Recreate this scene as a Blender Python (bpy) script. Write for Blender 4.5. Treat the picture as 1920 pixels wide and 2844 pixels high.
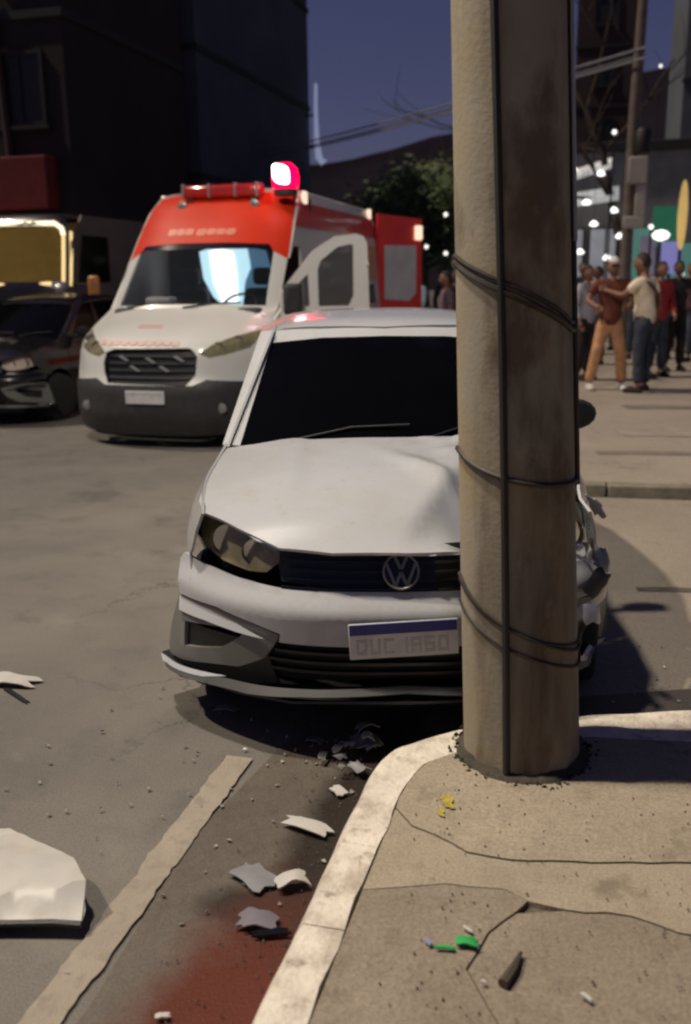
import bpy, bmesh, math, random
from math import sin, cos, pi, radians, sqrt
from mathutils import Vector, Matrix, noise
from mathutils.geometry import delaunay_2d_cdt
random.seed(7)
S = bpy.context.scene
for o in list(bpy.data.objects): bpy.data.objects.remove(o)
COL = S.collection

# ------------------------------------------------------------------ camera
FPX, PITCH, YAW, ROLL, CAMH = 2577.8, 0.24808, 0.26858, -0.01236, 1.6597
FWD = Vector((-sin(YAW)*cos(PITCH), cos(YAW)*cos(PITCH), -sin(PITCH)))
R0 = Vector((cos(YAW), sin(YAW), 0)); U0 = R0.cross(FWD)
RGT = R0*cos(ROLL) + U0*sin(ROLL); UPV = -R0*sin(ROLL) + U0*cos(ROLL)
CAM = Vector((0, 0, CAMH))
cd = bpy.data.cameras.new('camera'); cam = bpy.data.objects.new('camera', cd); COL.objects.link(cam)
M = Matrix((RGT, UPV, -FWD)).transposed().to_4x4(); M.translation = CAM
cam.matrix_world = M
cd.sensor_fit = 'VERTICAL'; cd.sensor_height = 36; cd.sensor_width = 36*1920/2844
cd.lens = 36*FPX/2844; cd.clip_start = .05; cd.clip_end = 1500
cd.dof.use_dof = True; cd.dof.focus_distance = 3.3; cd.dof.aperture_fstop = 2.0
S.camera = cam

# ------------------------------------------------------------------ night sky and key light
SUN_EL, SUN_AZ = radians(55), radians(10)        # the light travels towards +X and a little +Y
w = bpy.data.worlds.new('World'); S.world = w; w.use_nodes = True
nt = w.node_tree; bg = nt.nodes['Background']
sky = nt.nodes.new('ShaderNodeTexSky'); sky.sky_type = 'NISHITA'; sky.sun_disc = False
sky.sun_elevation = SUN_EL
tocomp = Vector((-cos(SUN_AZ), -sin(SUN_AZ), 0))  # direction towards the light
sky.sun_rotation = math.atan2(tocomp.x, tocomp.y)
mul = nt.nodes.new('ShaderNodeMixRGB'); mul.blend_type = 'MULTIPLY'; mul.inputs[0].default_value = 1
mul.inputs[2].default_value = (1.02, .80, 1.22, 1)
nt.links.new(sky.outputs[0], mul.inputs[1]); nt.links.new(mul.outputs[0], bg.inputs[0])
bg.inputs[1].default_value = 0.0172
sl = bpy.data.lights.new('key_light', 'SUN'); sl.energy = 1.9; sl.angle = radians(1.2); sl.color = (1, .85, .66)
so = bpy.data.objects.new('key_light', sl); COL.objects.link(so)
trav = Vector((cos(SUN_AZ)*cos(SUN_EL), sin(SUN_AZ)*cos(SUN_EL), -sin(SUN_EL)))
so.rotation_euler = trav.to_track_quat('-Z', 'Y').to_euler(); so.location = (-8, -2, 12)
S.view_settings.view_transform = 'Standard'; S.view_settings.look = 'None'
S.view_settings.exposure = .24; S.view_settings.gamma = 1; S.view_settings.use_curve_mapping = False
S.render.engine = 'CYCLES'; S.cycles.filter_width = 2.3

# ------------------------------------------------------------------ pixel helpers (1569 x 2324 view of the photo)
KP = 1920/1569
def rayd(u, v):
    return FWD + RGT*((u*KP-960)/FPX) + UPV*((1422-v*KP)/FPX)
def px(u, v, z=0):
    d = rayd(u, v); return CAM + d*((z-CAMH)/d.z)
def at(u, v, Y):
    d = rayd(u, v); return CAM + d*(Y/d.y)

# ------------------------------------------------------------------ materials
def nd(t, ty, **k):
    n = t.nodes.new(ty)
    for a, b in k.items(): setattr(n, a, b)
    return n
MATS = {}
def mat(name, col, rough=.6, metal=0, var=.15, vs=6, bump=0, bs=80, coat=0, spec=.5, emit=None, es=0, alpha=1, trans=0, dirt=None, dscale=3, damt=.5, stretch=0):
    if name in MATS: return MATS[name]
    m = bpy.data.materials.new(name); m.use_nodes = True; t = m.node_tree; b = t.nodes['Principled BSDF']
    L = t.links.new
    tc = nd(t, 'ShaderNodeTexCoord')
    n = nd(t, 'ShaderNodeTexNoise'); n.inputs['Scale'].default_value = vs; n.inputs['Detail'].default_value = 6
    L(tc.outputs['Object'], n.inputs['Vector'])
    r = nd(t, 'ShaderNodeValToRGB')
    r.color_ramp.elements[0].position = .3; r.color_ramp.elements[1].position = .7
    r.color_ramp.elements[0].color = tuple(c*(1-var) for c in col)+(1,)
    r.color_ramp.elements[1].color = tuple(min(1, c*(1+var)) for c in col)+(1,)
    L(n.outputs[0], r.inputs[0]); out = r.outputs[0]
    if dirt:
        n2 = nd(t, 'ShaderNodeTexNoise'); n2.inputs['Scale'].default_value = dscale; n2.inputs['Detail'].default_value = 8; n2.inputs['Roughness'].default_value = .65
        if stretch:
            mpp = nd(t, 'ShaderNodeMapping'); mpp.inputs['Scale'].default_value = (1, 1, stretch); L(tc.outputs['Object'], mpp.inputs['Vector']); L(mpp.outputs[0], n2.inputs['Vector'])
        else: L(tc.outputs['Object'], n2.inputs['Vector'])
        r2 = nd(t, 'ShaderNodeValToRGB'); r2.color_ramp.elements[0].position = .48; r2.color_ramp.elements[1].position = .66
        r2.color_ramp.elements[0].color = (0, 0, 0, 1); r2.color_ramp.elements[1].color = (damt,)*3+(1,)
        L(n2.outputs[0], r2.inputs[0])
        mx = nd(t, 'ShaderNodeMixRGB'); mx.inputs[2].default_value = dirt+(1,)
        L(r2.outputs[0], mx.inputs[0]); L(out, mx.inputs[1]); out = mx.outputs[0]
    L(out, b.inputs['Base Color'])
    b.inputs['Roughness'].default_value = rough; b.inputs['Metallic'].default_value = metal
    b.inputs['Specular IOR Level'].default_value = spec
    b.inputs['Coat Weight'].default_value = coat; b.inputs['Coat Roughness'].default_value = .08
    b.inputs['Transmission Weight'].default_value = trans; b.inputs['Alpha'].default_value = alpha
    if emit: b.inputs['Emission Color'].default_value = emit+(1,); b.inputs['Emission Strength'].default_value = es
    if bump:
        n3 = nd(t, 'ShaderNodeTexNoise'); n3.inputs['Scale'].default_value = bs; n3.inputs['Detail'].default_value = 8
        L(tc.outputs['Object'], n3.inputs['Vector'])
        bp = nd(t, 'ShaderNodeBump'); bp.inputs['Strength'].default_value = bump; bp.inputs['Distance'].default_value = .01
        L(n3.outputs[0], bp.inputs['Height']); L(bp.outputs[0], b.inputs['Normal'])
    MATS[name] = m; return m

def ground_mat(name, base, alt, spot, grain=140, rough=.85, crack=True, big=.9, stain=None):
    m = bpy.data.materials.new(name); m.use_nodes = True; t = m.node_tree; b = t.nodes['Principled BSDF']; L = t.links.new
    tc = nd(t, 'ShaderNodeTexCoord')
    def noi(s, d=8, ro=.6, dist=0):
        n = nd(t, 'ShaderNodeTexNoise'); n.inputs['Scale'].default_value = s; n.inputs['Detail'].default_value = d
        n.inputs['Roughness'].default_value = ro; n.inputs['Distortion'].default_value = dist
        L(tc.outputs['Object'], n.inputs['Vector']); return n
    def ramp(src, a, c, ca=(0, 0, 0, 1), cc=(1, 1, 1, 1)):
        r = nd(t, 'ShaderNodeValToRGB'); r.color_ramp.elements[0].position = a; r.color_ramp.elements[1].position = c
        r.color_ramp.elements[0].color = ca; r.color_ramp.elements[1].color = cc; L(src, r.inputs[0]); return r
    def mix(fac, a, bcol, ty='MIX'):
        x = nd(t, 'ShaderNodeMixRGB'); x.blend_type = ty
        L(fac, x.inputs[0]); L(a, x.inputs[1])
        if isinstance(bcol, tuple): x.inputs[2].default_value = bcol+(1,)
        else: L(bcol, x.inputs[2])
        return x.outputs[0]
    c0 = ramp(noi(big, 6, .6, .4).outputs[0], .35, .65, base+(1,), alt+(1,)).outputs[0]
    c1 = mix(ramp(noi(big*6.3, 8, .7).outputs[0], .52, .75, (0, 0, 0, 1), (.55,)*3+(1,)).outputs[0], c0, spot)
    g = noi(grain, 3, .7)
    gr = ramp(g.outputs[0], .3, .7, (.72,)*3+(1,), (1.24,)*3+(1,)).outputs[0]
    x = nd(t, 'ShaderNodeMixRGB'); x.blend_type = 'MULTIPLY'; x.inputs[0].default_value = 1; L(c1, x.inputs[1]); L(gr, x.inputs[2]); c2 = x.outputs[0]
    if crack:
        v = nd(t, 'ShaderNodeTexVoronoi', feature='DISTANCE_TO_EDGE'); v.inputs['Scale'].default_value = 1.1
        wn = noi(2.2, 6, .7)
        ad = nd(t, 'ShaderNodeMixRGB'); ad.blend_type = 'ADD'; ad.inputs[0].default_value = .55
        L(tc.outputs['Object'], ad.inputs[1]); L(wn.outputs[1], ad.inputs[2]); L(ad.outputs[0], v.inputs['Vector'])
        ck = ramp(v.outputs[0], .0, .012, (.6,)*3+(1,), (0, 0, 0, 1)).outputs[0]
        msk = nd(t, 'ShaderNodeMath', operation='MULTIPLY'); L(ck, msk.inputs[0]); L(ramp(noi(.8).outputs[0], .5, .6).outputs[0], msk.inputs[1])
        c2 = mix(msk.outputs[0], c2, tuple(c*.25 for c in base))
    L(c2, b.inputs['Base Color'])
    b.inputs['Roughness'].default_value = rough; b.inputs['Specular IOR Level'].default_value = .3
    bp = nd(t, 'ShaderNodeBump'); bp.inputs['Strength'].default_value = .5; bp.inputs['Distance'].default_value = .006
    L(g.outputs[0], bp.inputs['Height']); L(bp.outputs[0], b.inputs['Normal'])
    MATS[name] = m; return m

# ------------------------------------------------------------------ geometry helpers; a geo is (verts, faces)
def join(*gs):
    V, F = [], []
    for v, f in gs:
        n = len(V); V += [Vector(p) for p in v]; F += [tuple(i+n for i in q) for q in f]
    return V, F
def xf(g, loc=(0, 0, 0), rz=0, rx=0, ry=0, s=1):
    m = Matrix.Translation(loc) @ Matrix.Rotation(rz, 4, 'Z') @ Matrix.Rotation(ry, 4, 'Y') @ Matrix.Rotation(rx, 4, 'X')
    return [m @ (Vector(p)*s) for p in g[0]], g[1]
def warp(g, fn): return [Vector(fn(Vector(p))) for p in g[0]], g[1]
def mirx(g): return [Vector((-p[0], p[1], p[2])) for p in g[0]], [tuple(reversed(f)) for f in g[1]]
def box(x0, x1, y0, y1, z0, z1):
    v = [(x, y, z) for z in (z0, z1) for y in (y0, y1) for x in (x0, x1)]
    return [Vector(p) for p in v], [(0, 2, 3, 1), (4, 5, 7, 6), (0, 1, 5, 4), (2, 6, 7, 3), (0, 4, 6, 2), (1, 3, 7, 5)]
def tube(pts, rad, n=8, cap=True):
    pts = [Vector(p) for p in pts]; k = len(pts)
    if not hasattr(rad, '__len__'): rad = [rad]*k
    V, F = [], []; ref = None
    for i, p in enumerate(pts):
        d = (pts[min(i+1, k-1)]-pts[max(i-1, 0)]).normalized()
        if ref is None: ref = Vector((0, 0, 1)) if abs(d.z) < .9 else Vector((1, 0, 0))
        a = (ref - d*ref.dot(d)).normalized(); ref = a; b = d.cross(a)
        for j in range(n):
            t = 2*pi*j/n; V.append(p + (a*cos(t)+b*sin(t))*rad[i])
    for i in range(k-1):
        for j in range(n):
            F.append((i*n+j, i*n+(j+1) % n, (i+1)*n+(j+1) % n, (i+1)*n+j))
    if cap: F.append(tuple(range(n-1, -1, -1))); F.append(tuple(range((k-1)*n, k*n)))
    return V, F
def lathe(prof, n=24, axis='z'):
    V, F = [], []; k = len(prof)
    for r, h in prof:
        for j in range(n):
            t = 2*pi*j/n
            V.append(Vector((r*cos(t), r*sin(t), h)) if axis == 'z' else (Vector((h, r*cos(t), r*sin(t))) if axis == 'x' else Vector((r*cos(t), h, -r*sin(t)))))
    for i in range(k-1):
        for j in range(n): F.append((i*n+j, i*n+(j+1) % n, (i+1)*n+(j+1) % n, (i+1)*n+j))
    F.append(tuple(range(n-1, -1, -1))); F.append(tuple(range((k-1)*n, k*n)))
    return V, F
def inside(p, poly):
    c = False; n = len(poly)
    for i in range(n):
        a, b = poly[i], poly[i-1]
        if (a[1] > p[1]) != (b[1] > p[1]) and p[0] < (b[0]-a[0])*(p[1]-a[1])/(b[1]-a[1])+a[0]: c = not c
    return c
def patch(poly, fn, res=.05, holes=(), flip=False):
    """fill a 2D outline with a fine triangle mesh and map it through fn(a, b) -> xyz"""
    pts, edges = [], []
    def ring(pl):
        s = len(pts); n = len(pl)
        for i in range(n):
            a, b = Vector(pl[i]), Vector(pl[(i+1) % n]); m = max(1, int((b-a).length/res))
            for j in range(m): pts.append(a.lerp(b, j/m))
        e = len(pts)
        for i in range(s, e): edges.append((i, i+1 if i+1 < e else s))
    ring(poly)
    for h in holes: ring(h)
    xs = [p[0] for p in poly]; ys = [p[1] for p in poly]; nb = len(pts)
    bd = [p.copy() for p in pts]
    x = min(xs)+res*.5; row = 0
    while x < max(xs):
        y = min(ys)+res*(.5 if row % 2 else .25)
        while y < max(ys):
            q = (x, y)
            if inside(q, poly) and not any(inside(q, h) for h in holes):
                qv = Vector(q)
                if min((qv-b).length_squared for b in bd) > (res*.35)**2: pts.append(qv)
            y += res
        x += res*.87; row += 1
    vs, es, fs, *_ = delaunay_2d_cdt(pts, edges, [], 0, 1e-6)
    F = []
    for f in fs:
        c = sum((vs[i] for i in f), Vector((0, 0)))/len(f)
        if inside(c, poly) and not any(inside(c, h) for h in holes):
            a, b, d = vs[f[0]], vs[f[1]], vs[f[2]]
            ccw = (b-a).cross(d-a) > 0
            F.append(tuple(f) if ccw != flip else tuple(reversed(f)))
    return [Vector(fn(p.x, p.y)) for p in vs], F
def text_strokes(widths, h, gap, rnd, depth=.002):
    """row of blurred letter-like blocks, in the xz plane facing -y, centred"""
    gs = []; x = 0
    for wd in widths:
        if wd < 0: x -= wd; continue
        a = h*rnd.uniform(.0, .10); c = h*rnd.uniform(.88, 1.0); q = wd*.22
        n_ = 10; pl_ = [(x+wd*.5+wd*.5*abs(cos(2*pi*i/n_))**.5*(1 if cos(2*pi*i/n_) > 0 else -1), (a+c)/2+(c-a)/2*abs(sin(2*pi*i/n_))**.5*(1 if sin(2*pi*i/n_) > 0 else -1)) for i in range(n_)]
        V = [Vector((p[0], -depth, p[1])) for p in pl_]+[Vector((p[0], 0, p[1])) for p in pl_]
        gs.append((V, [tuple(range(n_)), tuple(range(2*n_-1, n_-1, -1))]+[(i, n_+i, n_+(i+1) % n_, (i+1) % n_) for i in range(n_)]))
        x += wd+gap
    g = join(*gs); return [p-Vector((x/2, 0, h/2)) for p in g[0]], g[1]

def obj(name, geo, m, parent=None, smooth=True, bevel=0, solid=0, angle=40, sub=0, loc=None, rz=None):
    me = bpy.data.meshes.new(name); me.from_pydata([tuple(p) for p in geo[0]], [], geo[1]); me.update()
    if isinstance(m, str): m = MATS[m]
    me.materials.append(m)
    if smooth:
        me.shade_smooth(); me.set_sharp_from_angle(angle=radians(angle))
    o = bpy.data.objects.new(name, me); COL.objects.link(o)
    if parent: o.parent = parent
    if loc is not None: o.location = loc
    if rz is not None: o.rotation_euler.z = rz
    if solid:
        md = o.modifiers.new('solid', 'SOLIDIFY'); md.thickness = solid; md.offset = -1
        if smooth:
            es_ = o.modifiers.new('split', 'EDGE_SPLIT'); es_.split_angle = radians(angle); es_.use_edge_sharp = False
    if bevel:
        md = o.modifiers.new('bevel', 'BEVEL'); md.width = bevel; md.segments = 2; md.limit_method = 'ANGLE'; md.angle_limit = radians(35)
    if sub:
        md = o.modifiers.new('sub', 'SUBSURF'); md.levels = sub; md.render_levels = sub
    return o
def tag(o, label, cat, group=None):
    o['label'] = label; o['category'] = cat
    if group: o['group'] = group
    return o
def struct(o, label=None):
    o['kind'] = 'structure'
    if label: o['label'] = label
    return o
def thing(name, label, cat, loc=(0, 0, 0), rz=0, group=None):
    o = bpy.data.objects.new(name, None); COL.objects.link(o); o.location = loc; o.rotation_euler.z = rz
    o.empty_display_size = .2
    return tag(o, label, cat, group)
def sm(a, b, x):
    t = max(0, min(1, (x-a)/(b-a))); return t*t*(3-2*t)
def interp(tab, x):
    if x <= tab[0][0]: return tab[0][1]
    for (a, b), (c, d) in zip(tab, tab[1:]):
        if x <= c: return b+(d-b)*(x-a)/(c-a)
    return tab[-1][1]
def nz(p, s): return noise.noise(Vector(p)*s)

# ------------------------------------------------------------------ palette
ground_mat('asphalt', (.122, .113, .100), (.188, .174, .152), (.082, .076, .068), grain=150, big=.55)
ground_mat('side_street', (.25, .22, .175), (.31, .27, .215), (.21, .185, .15), grain=110, big=.8)
ground_mat('concrete', (.265, .225, .165), (.34, .29, .215), (.17, .14, .10), grain=120, crack=False, big=1.6)
ground_mat('far_concrete', (.29, .25, .205), (.35, .305, .25), (.24, .205, .17), grain=60, crack=True, big=.7)
ground_mat('gutter_dirt', (.125, .108, .088), (.10, .085, .068), (.06, .048, .038), grain=150, crack=False, big=2.6, rough=.5)
mat('dirt_dark', (.05, .042, .032), .95, var=.4, vs=30, bump=.5)
mat('crack_dirt', (.10, .083, .06), .95, var=.4, vs=30)
mat('paint_line', (.30, .258, .205), .8, var=.10, vs=9, bump=.5, bs=180, dirt=(.17, .15, .12), dscale=18, damt=.6)
mat('kerb_paint', (.62, .565, .48), .85, var=.12, vs=14, bump=.7, bs=60, dirt=(.26, .21, .15), dscale=9, damt=.6)
mat('car_white', (.43, .442, .455), .24, var=.03, vs=2, coat=.7, dirt=(.36, .34, .31), dscale=4, damt=.35)
mat('black_plastic', (.012, .012, .013), .45, var=.2, vs=30, bump=.15, bs=200)
mat('gloss_black', (.006, .006, .007), .12, var=.1, coat=.5)
mat('dark_void', (.004, .004, .004), .9, var=.2)
mat('tint_glass', (.0015, .0016, .0018), .10, var=.1, spec=.10)
mat('chrome', (.62, .63, .65), .16, metal=1, var=.05)
mat('emblem_metal', (.22, .22, .215), .42, metal=.5, var=.1)
mat('silver', (.30, .30, .29), .35, metal=.4, var=.08)
mat('grey_trim', (.16, .16, .15), .45, var=.12, coat=.2)
mat('lens', (.25, .225, .13), .10, var=.3, vs=14, alpha=.62, spec=.7)
mat('lamp_housing', (.26, .235, .14), .3, metal=.35, var=.25, vs=12)
mat('tyre', (.012, .012, .012), .85, var=.25, vs=20, bump=.4, bs=60)
mat('plate_white', (.55, .55, .56), .5, var=.08, vs=40, dirt=(.3, .29, .28), dscale=20, damt=.5)
mat('plate_blue', (.015, .018, .19), .5, var=.1)
mat('plate_ink', (.40, .395, .39), .6, var=.1)

# ================================================================== GROUND
def slab(name, poly, z0, z1, m, parent=None, jit=0, bevel=.004):
    g = [], []
    n = len(poly)
    V = [Vector((p[0], p[1], z0)) for p in poly] + [Vector((p[0], p[1], z1)) for p in poly]
    F = [tuple(range(n-1, -1, -1)), tuple(range(n, 2*n))] + [(i, (i+1) % n, n+(i+1) % n, n+i) for i in range(n)]
    return obj(name, (V, F), m, parent, smooth=False, bevel=bevel)
road = struct(obj('road', ([Vector(p) for p in ((-300, -60, 0), (300, -60, 0), (300, 500, 0), (-300, 500, 0))], [(0, 1, 2, 3)]), 'asphalt', smooth=False))

# kerb: outer and inner edge at z = .15, from behind the camera round the corner to the right
OUT = [(-.633, -3.0), (-.633, 1.0), (-.633, 2.1), (-.632, 2.45), (-.622, 2.62), (-.59, 2.73), (-.52, 2.81), (-.41, 2.905), (-.2, 3.015), (0, 3.11), (.38, 3.25), (1.2, 3.45), (3.2, 3.75), (7, 4.1)]
INN = [(-.520, -3.0), (-.520, 1.0), (-.520, 2.1), (-.515, 2.42), (-.500, 2.56), (-.47, 2.65), (-.41, 2.72), (-.32, 2.80), (-.14, 2.90), (.03, 2.945), (.40, 3.0), (1.22, 3.2), (3.22, 3.55), (7, 3.9)]
def resample(pl, n=400):
    P = [Vector(p) for p in pl]; out = []
    for i in range(len(P)-1):
        m = max(2, int((P[i+1]-P[i]).length/.05))
        out += [P[i].lerp(P[i+1], j/m) for j in range(m)]
    return out+[P[-1]]
kerb = thing('kerb', 'white painted kerb stones round the pavement corner', 'kerb')
del kerb['category']; struct(kerb)
# cut the kerb into stones by parameter along both edges
def along(pl, t):
    k = t*(len(pl)-1); i = min(int(k), len(pl)-2); return Vector(pl[i]).lerp(Vector(pl[i+1]), k-i)
cuts = [0, .6/13, 1.3/13, 1.75/13, 2.2/13, 3.3/13, 5.4/13, 7.2/13, 8.6/13, 9.6/13, 10.4/13, 11.2/13, 12/13, 1]
for a, b in zip(cuts, cuts[1:]):
    n = 9; e = .00012; V = []; F = []
    for i in range(n):
        t = a+e+(b-a-2*e)*i/(n-1); o_ = along(OUT, t); q = along(INN, t)
        jo = Vector((nz((o_.x, o_.y, 1), 7), nz((o_.x, o_.y, 5), 7)))*.008
        ji = Vector((nz((q.x, q.y, 2), 9), nz((q.x, q.y, 8), 9)))*.010
        zt = .152+.004*nz((q.x, q.y, 0), 5); o_ = o_+jo; q = q+ji; d = (q-o_).normalized()
        V += [Vector((o_.x-d.x*.02, o_.y-d.y*.02, -.02)), Vector((o_.x-d.x*.004, o_.y-d.y*.004, zt-.022)), Vector((o_.x+d.x*.012, o_.y+d.y*.012, zt)), Vector((q.x, q.y, zt)), Vector((q.x, q.y, -.02))]
    for i in range(n-1):
        for j in range(4): F.append((i*5+j, (i+1)*5+j, (i+1)*5+j+1, i*5+j+1))
    F += [tuple(range(5)), tuple((n-1)*5+j for j in (4, 3, 2, 1, 0))]
    obj('kerb_stone', (V, [tuple(reversed(f)) for f in F]), 'kerb_paint', kerb, angle=50)

# pavement: dirt bed and cast concrete panels parted by cracks
sw_outline = INN + [(7, -3)]
side = struct(slab('sidewalk', [(p[0]+.004, p[1]-.003) for p in INN]+[(7, -3), ], -.02, .134, 'crack_dirt'))
crA = [(-.512, 2.37), (-.448, 2.292), (-.38, 2.265), (-.279, 2.206), (-.162, 2.200), (.1, 2.25), (.299, 2.303), (.9, 2.36), (2.2, 2.40), (7, 2.45)]
crB = [(-.515, 1.985), (-.389, 2.025), (-.316, 2.061), (-.172, 2.075), (-.103, 2.044), (-.017, 2.032), (.139, 2.047), (.248, 2.02), (.6, 1.98), (2.2, 1.95), (7, 1.9)]
crC = [(-.103, 2.044), (-.184, 1.90), (-.218, 1.772), (-.117, 1.60), (-.14, 1.2), (-.10, .6), (-.1, -3)]
def shrink(poly, d):
    P = [Vector(p) for p in poly]; n = len(P); out = []
    ar = sum(P[i].x*P[(i+1) % n].y-P[(i+1) % n].x*P[i].y for i in range(n)); s = 1 if ar > 0 else -1
    for i in range(n):
        a, b, c = P[i-1], P[i], P[(i+1) % n]
        d1 = (b-a).normalized(); d2 = (c-b).normalized()
        nn = (Vector((-d1.y, d1.x))+Vector((-d2.y, d2.x)))
        if nn.length < .3: nn = Vector((-d1.y, d1.x))
        out.append(b+nn.normalized()*d*s)
    return out if s > 0 else out[::-1]
def fine(pl, s):
    out = []
    for i in range(len(pl)-1):
        a, b = Vector(pl[i]), Vector(pl[i+1]); m = max(1, min(14, int((b-a).length/.05)))
        for j in range(m):
            p = a.lerp(b, j/m)
            if 0 < i+j: p = p+Vector((nz((p.x, p.y, s), 14), nz((p.x, p.y, s+4), 14)))*.010
            out.append(p)
    return out+[Vector(pl[-1])]
fA, fB, fC = fine(crA, 1), fine(crB, 2), fine(crC, 3)
innf = [Vector(p) for p in INN]
cornr = [p for p in innf if p.y > 2.4 and p.x < 6.9]+[Vector((7, 3.9))]
panA = fA + cornr[::-1]
panB = fB + fA[::-1]
iC = min(range(len(fB)), key=lambda i: (fB[i]-Vector((-.103, 2.044))).length)
panC = [Vector((-.52, -3)), Vector((-.1, -3))] + fC[::-1][1:] + fB[:iC][::-1]
panD = [Vector((-.1, -3)), Vector((7, -3))] + fB[iC+1:][::-1] + fC[1:-1]
ground_mat('concrete_dim', (.19, .158, .118), (.25, .21, .16), (.125, .10, .075), grain=110, crack=False, big=1.9)  # darker copy of the concrete, falloff of lamplight put into its colour
def panel(poly, z, m='concrete'):
    poly = shrink(poly, .0024)
    g = patch([tuple(p) for p in poly], lambda a, b: (a, b, z+.003*nz((a, b, 0), 1.1)), res=.16)
    o = obj('concrete_panel', g, m, side, solid=.03, angle=25)
    return o
panel(panA, .153); panel(panB, .150); panel(panC, .151, 'concrete_dim'); panel(panD, .148, 'concrete_dim')

# gutter strip with dirt and a reddish wet stain, and the worn edge line
gt = struct(obj('gutter', patch([(-1.10, -3), (-.64, -3), (-.64, 2.5), (-.63, 2.72), (-.5, 2.86), (0, 3.15), (.5, 3.4), (3, 3.85), (3, 4.15), (.4, 3.75), (-.3, 3.45), (-.85, 3.2), (-1.05, 2.9), (-1.13, 2.3), (-1.08, 1.6), (-1.12, .6)], lambda a, b: (a, b, .004), res=.4), 'gutter_dirt', smooth=False))
def blob(cx, cy, rx, ry, n=40, s=1, amp=.25, rot=0):
    out = []
    for i in range(n):
        t = 2*pi*i/n; k = 1+amp*noise.noise(Vector((cos(t)*1.6+s*7, sin(t)*1.6, s)))+amp*.5*noise.noise(Vector((cos(t)*5, sin(t)*5+s, s)))
        x, y = rx*k*cos(t), ry*k*sin(t); out.append((cx+x*cos(rot)-y*sin(rot), cy+x*sin(rot)+y*cos(rot)))
    return out
def stain(m, blobs):
    t = m.node_tree; b = t.nodes['Principled BSDF']; L = t.links.new
    src = b.inputs['Base Color'].links[0].from_socket
    tc = nd(t, 'ShaderNodeTexCoord'); n = nd(t, 'ShaderNodeTexNoise'); n.inputs['Scale'].default_value = 7; n.inputs['Detail'].default_value = 8; n.inputs['Roughness'].default_value = .65
    L(tc.outputs['Object'], n.inputs['Vector'])
    for (cx, cy, rx, ry, col, wob) in blobs:
        mp = nd(t, 'ShaderNodeMapping'); mp.inputs['Location'].default_value = (-cx/rx, -cy/ry, 0); mp.inputs['Scale'].default_value = (1/rx, 1/ry, 0)
        L(tc.outputs['Object'], mp.inputs['Vector'])
        ln = nd(t, 'ShaderNodeVectorMath', operation='LENGTH'); L(mp.outputs[0], ln.inputs[0])
        ma = nd(t, 'ShaderNodeMath', operation='MULTIPLY_ADD'); L(n.outputs[0], ma.inputs[0]); ma.inputs[1].default_value = wob; L(ln.outputs['Value'], ma.inputs[2])
        r = nd(t, 'ShaderNodeMapRange'); r.inputs['From Min'].default_value = 1.25+wob*.5; r.inputs['From Max'].default_value = .65+wob*.5
        L(ma.outputs[0], r.inputs['Value'])
        mx = nd(t, 'ShaderNodeMixRGB'); L(r.outputs[0], mx.inputs[0]); L(src, mx.inputs[1]); mx.inputs[2].default_value = col+(1,); src = mx.outputs[0]
    L(src, b.inputs['Base Color'])
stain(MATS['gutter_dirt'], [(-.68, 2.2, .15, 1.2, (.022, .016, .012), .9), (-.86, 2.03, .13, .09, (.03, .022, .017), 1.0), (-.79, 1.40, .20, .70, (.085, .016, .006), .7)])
P = []
for sgn, x0 in ((1, -1.118), (-1, -1.215)):
    ys = [(-3+5.78*i/230) for i in range(231)]
    if sgn < 0: ys = ys[::-1]
    P += [(x0+.007*nz((x0, y, 0), 9)+.010*nz((x0, y, 2), 60)+.012*nz((0, y, 4), 1.2), y) for y in ys]
struct(obj('edge_line', patch(P, lambda a, b: (a, b, .009), res=.12), 'paint_line', smooth=False), 'worn cream line painted along the gutter')
# far pavement beyond the side street, raised, with its kerb stones
far = struct(slab('far_pavement', [(-.9, 7.25), (9, 7.9), (9, 60), (-1.6, 60), (-1.5, 9)], -.02, .10, 'far_concrete', bevel=.01))
mat('far_kerb', (.19, .17, .13), .9, var=.25, vs=8, bump=.4, bs=40)
fk = thing('far_kerb', 'dull concrete kerb stones edging the far pavement', 'kerb'); del fk['category']; struct(fk)
for i in range(10):
    x0 = -.9+i*.99; yy = 7.25+(x0+.9)*.0657
    obj('kerb_stone', xf(box(.004, .982, -.13, -.002, -.02, .098), (x0, yy, 0), rz=.0656), 'far_kerb', fk, bevel=.012)
# repair strips and joint lines on the side street
mat('tar', (.09, .075, .06), .8, var=.3, vs=20)
mat('patch_tar', (.085, .073, .06), .9, var=.25, vs=8, bump=.4)
mat('soft_stain', (.19, .165, .14), .95, var=.25, vs=4); mat('dust', (.30, .265, .215), .95, var=.2, vs=5)
def strip(name, pts, wd, z, m, label):
    L, R_ = [], []
    for i, p in enumerate(pts):
        p = Vector(p); q = Vector(pts[min(i+1, len(pts)-1)])-Vector(pts[max(i-1, 0)]); nn = Vector((-q.y, q.x)).normalized()
        k = wd*(1+.35*nz((p.x, p.y, 1), 8)); L.append(tuple(p+nn*k*.5)); R_.append(tuple(p-nn*k*.5))
    return struct(obj(name, patch(L+R_[::-1], lambda a, b: (a, b, z), res=.2), m, smooth=False), label)
strip('tar_seam', [(.25+.2*i, 5.0+.035*i+.02*nz((i, 0, 0), .7)) for i in range(20)], .07, .005, 'tar', 'dark tar seam crossing the side street')
struct(obj('side_road', patch([(-.1, 3.5), (.5, 3.72), (3, 4.1), (9, 4.3), (9, 7.72), (-.9, 7.1), (-.6, 5.6), (-.35, 4.4)], lambda a, b: (a, b, .003), .6), 'side_street', smooth=False), 'pale dusty asphalt of the side street')
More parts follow.
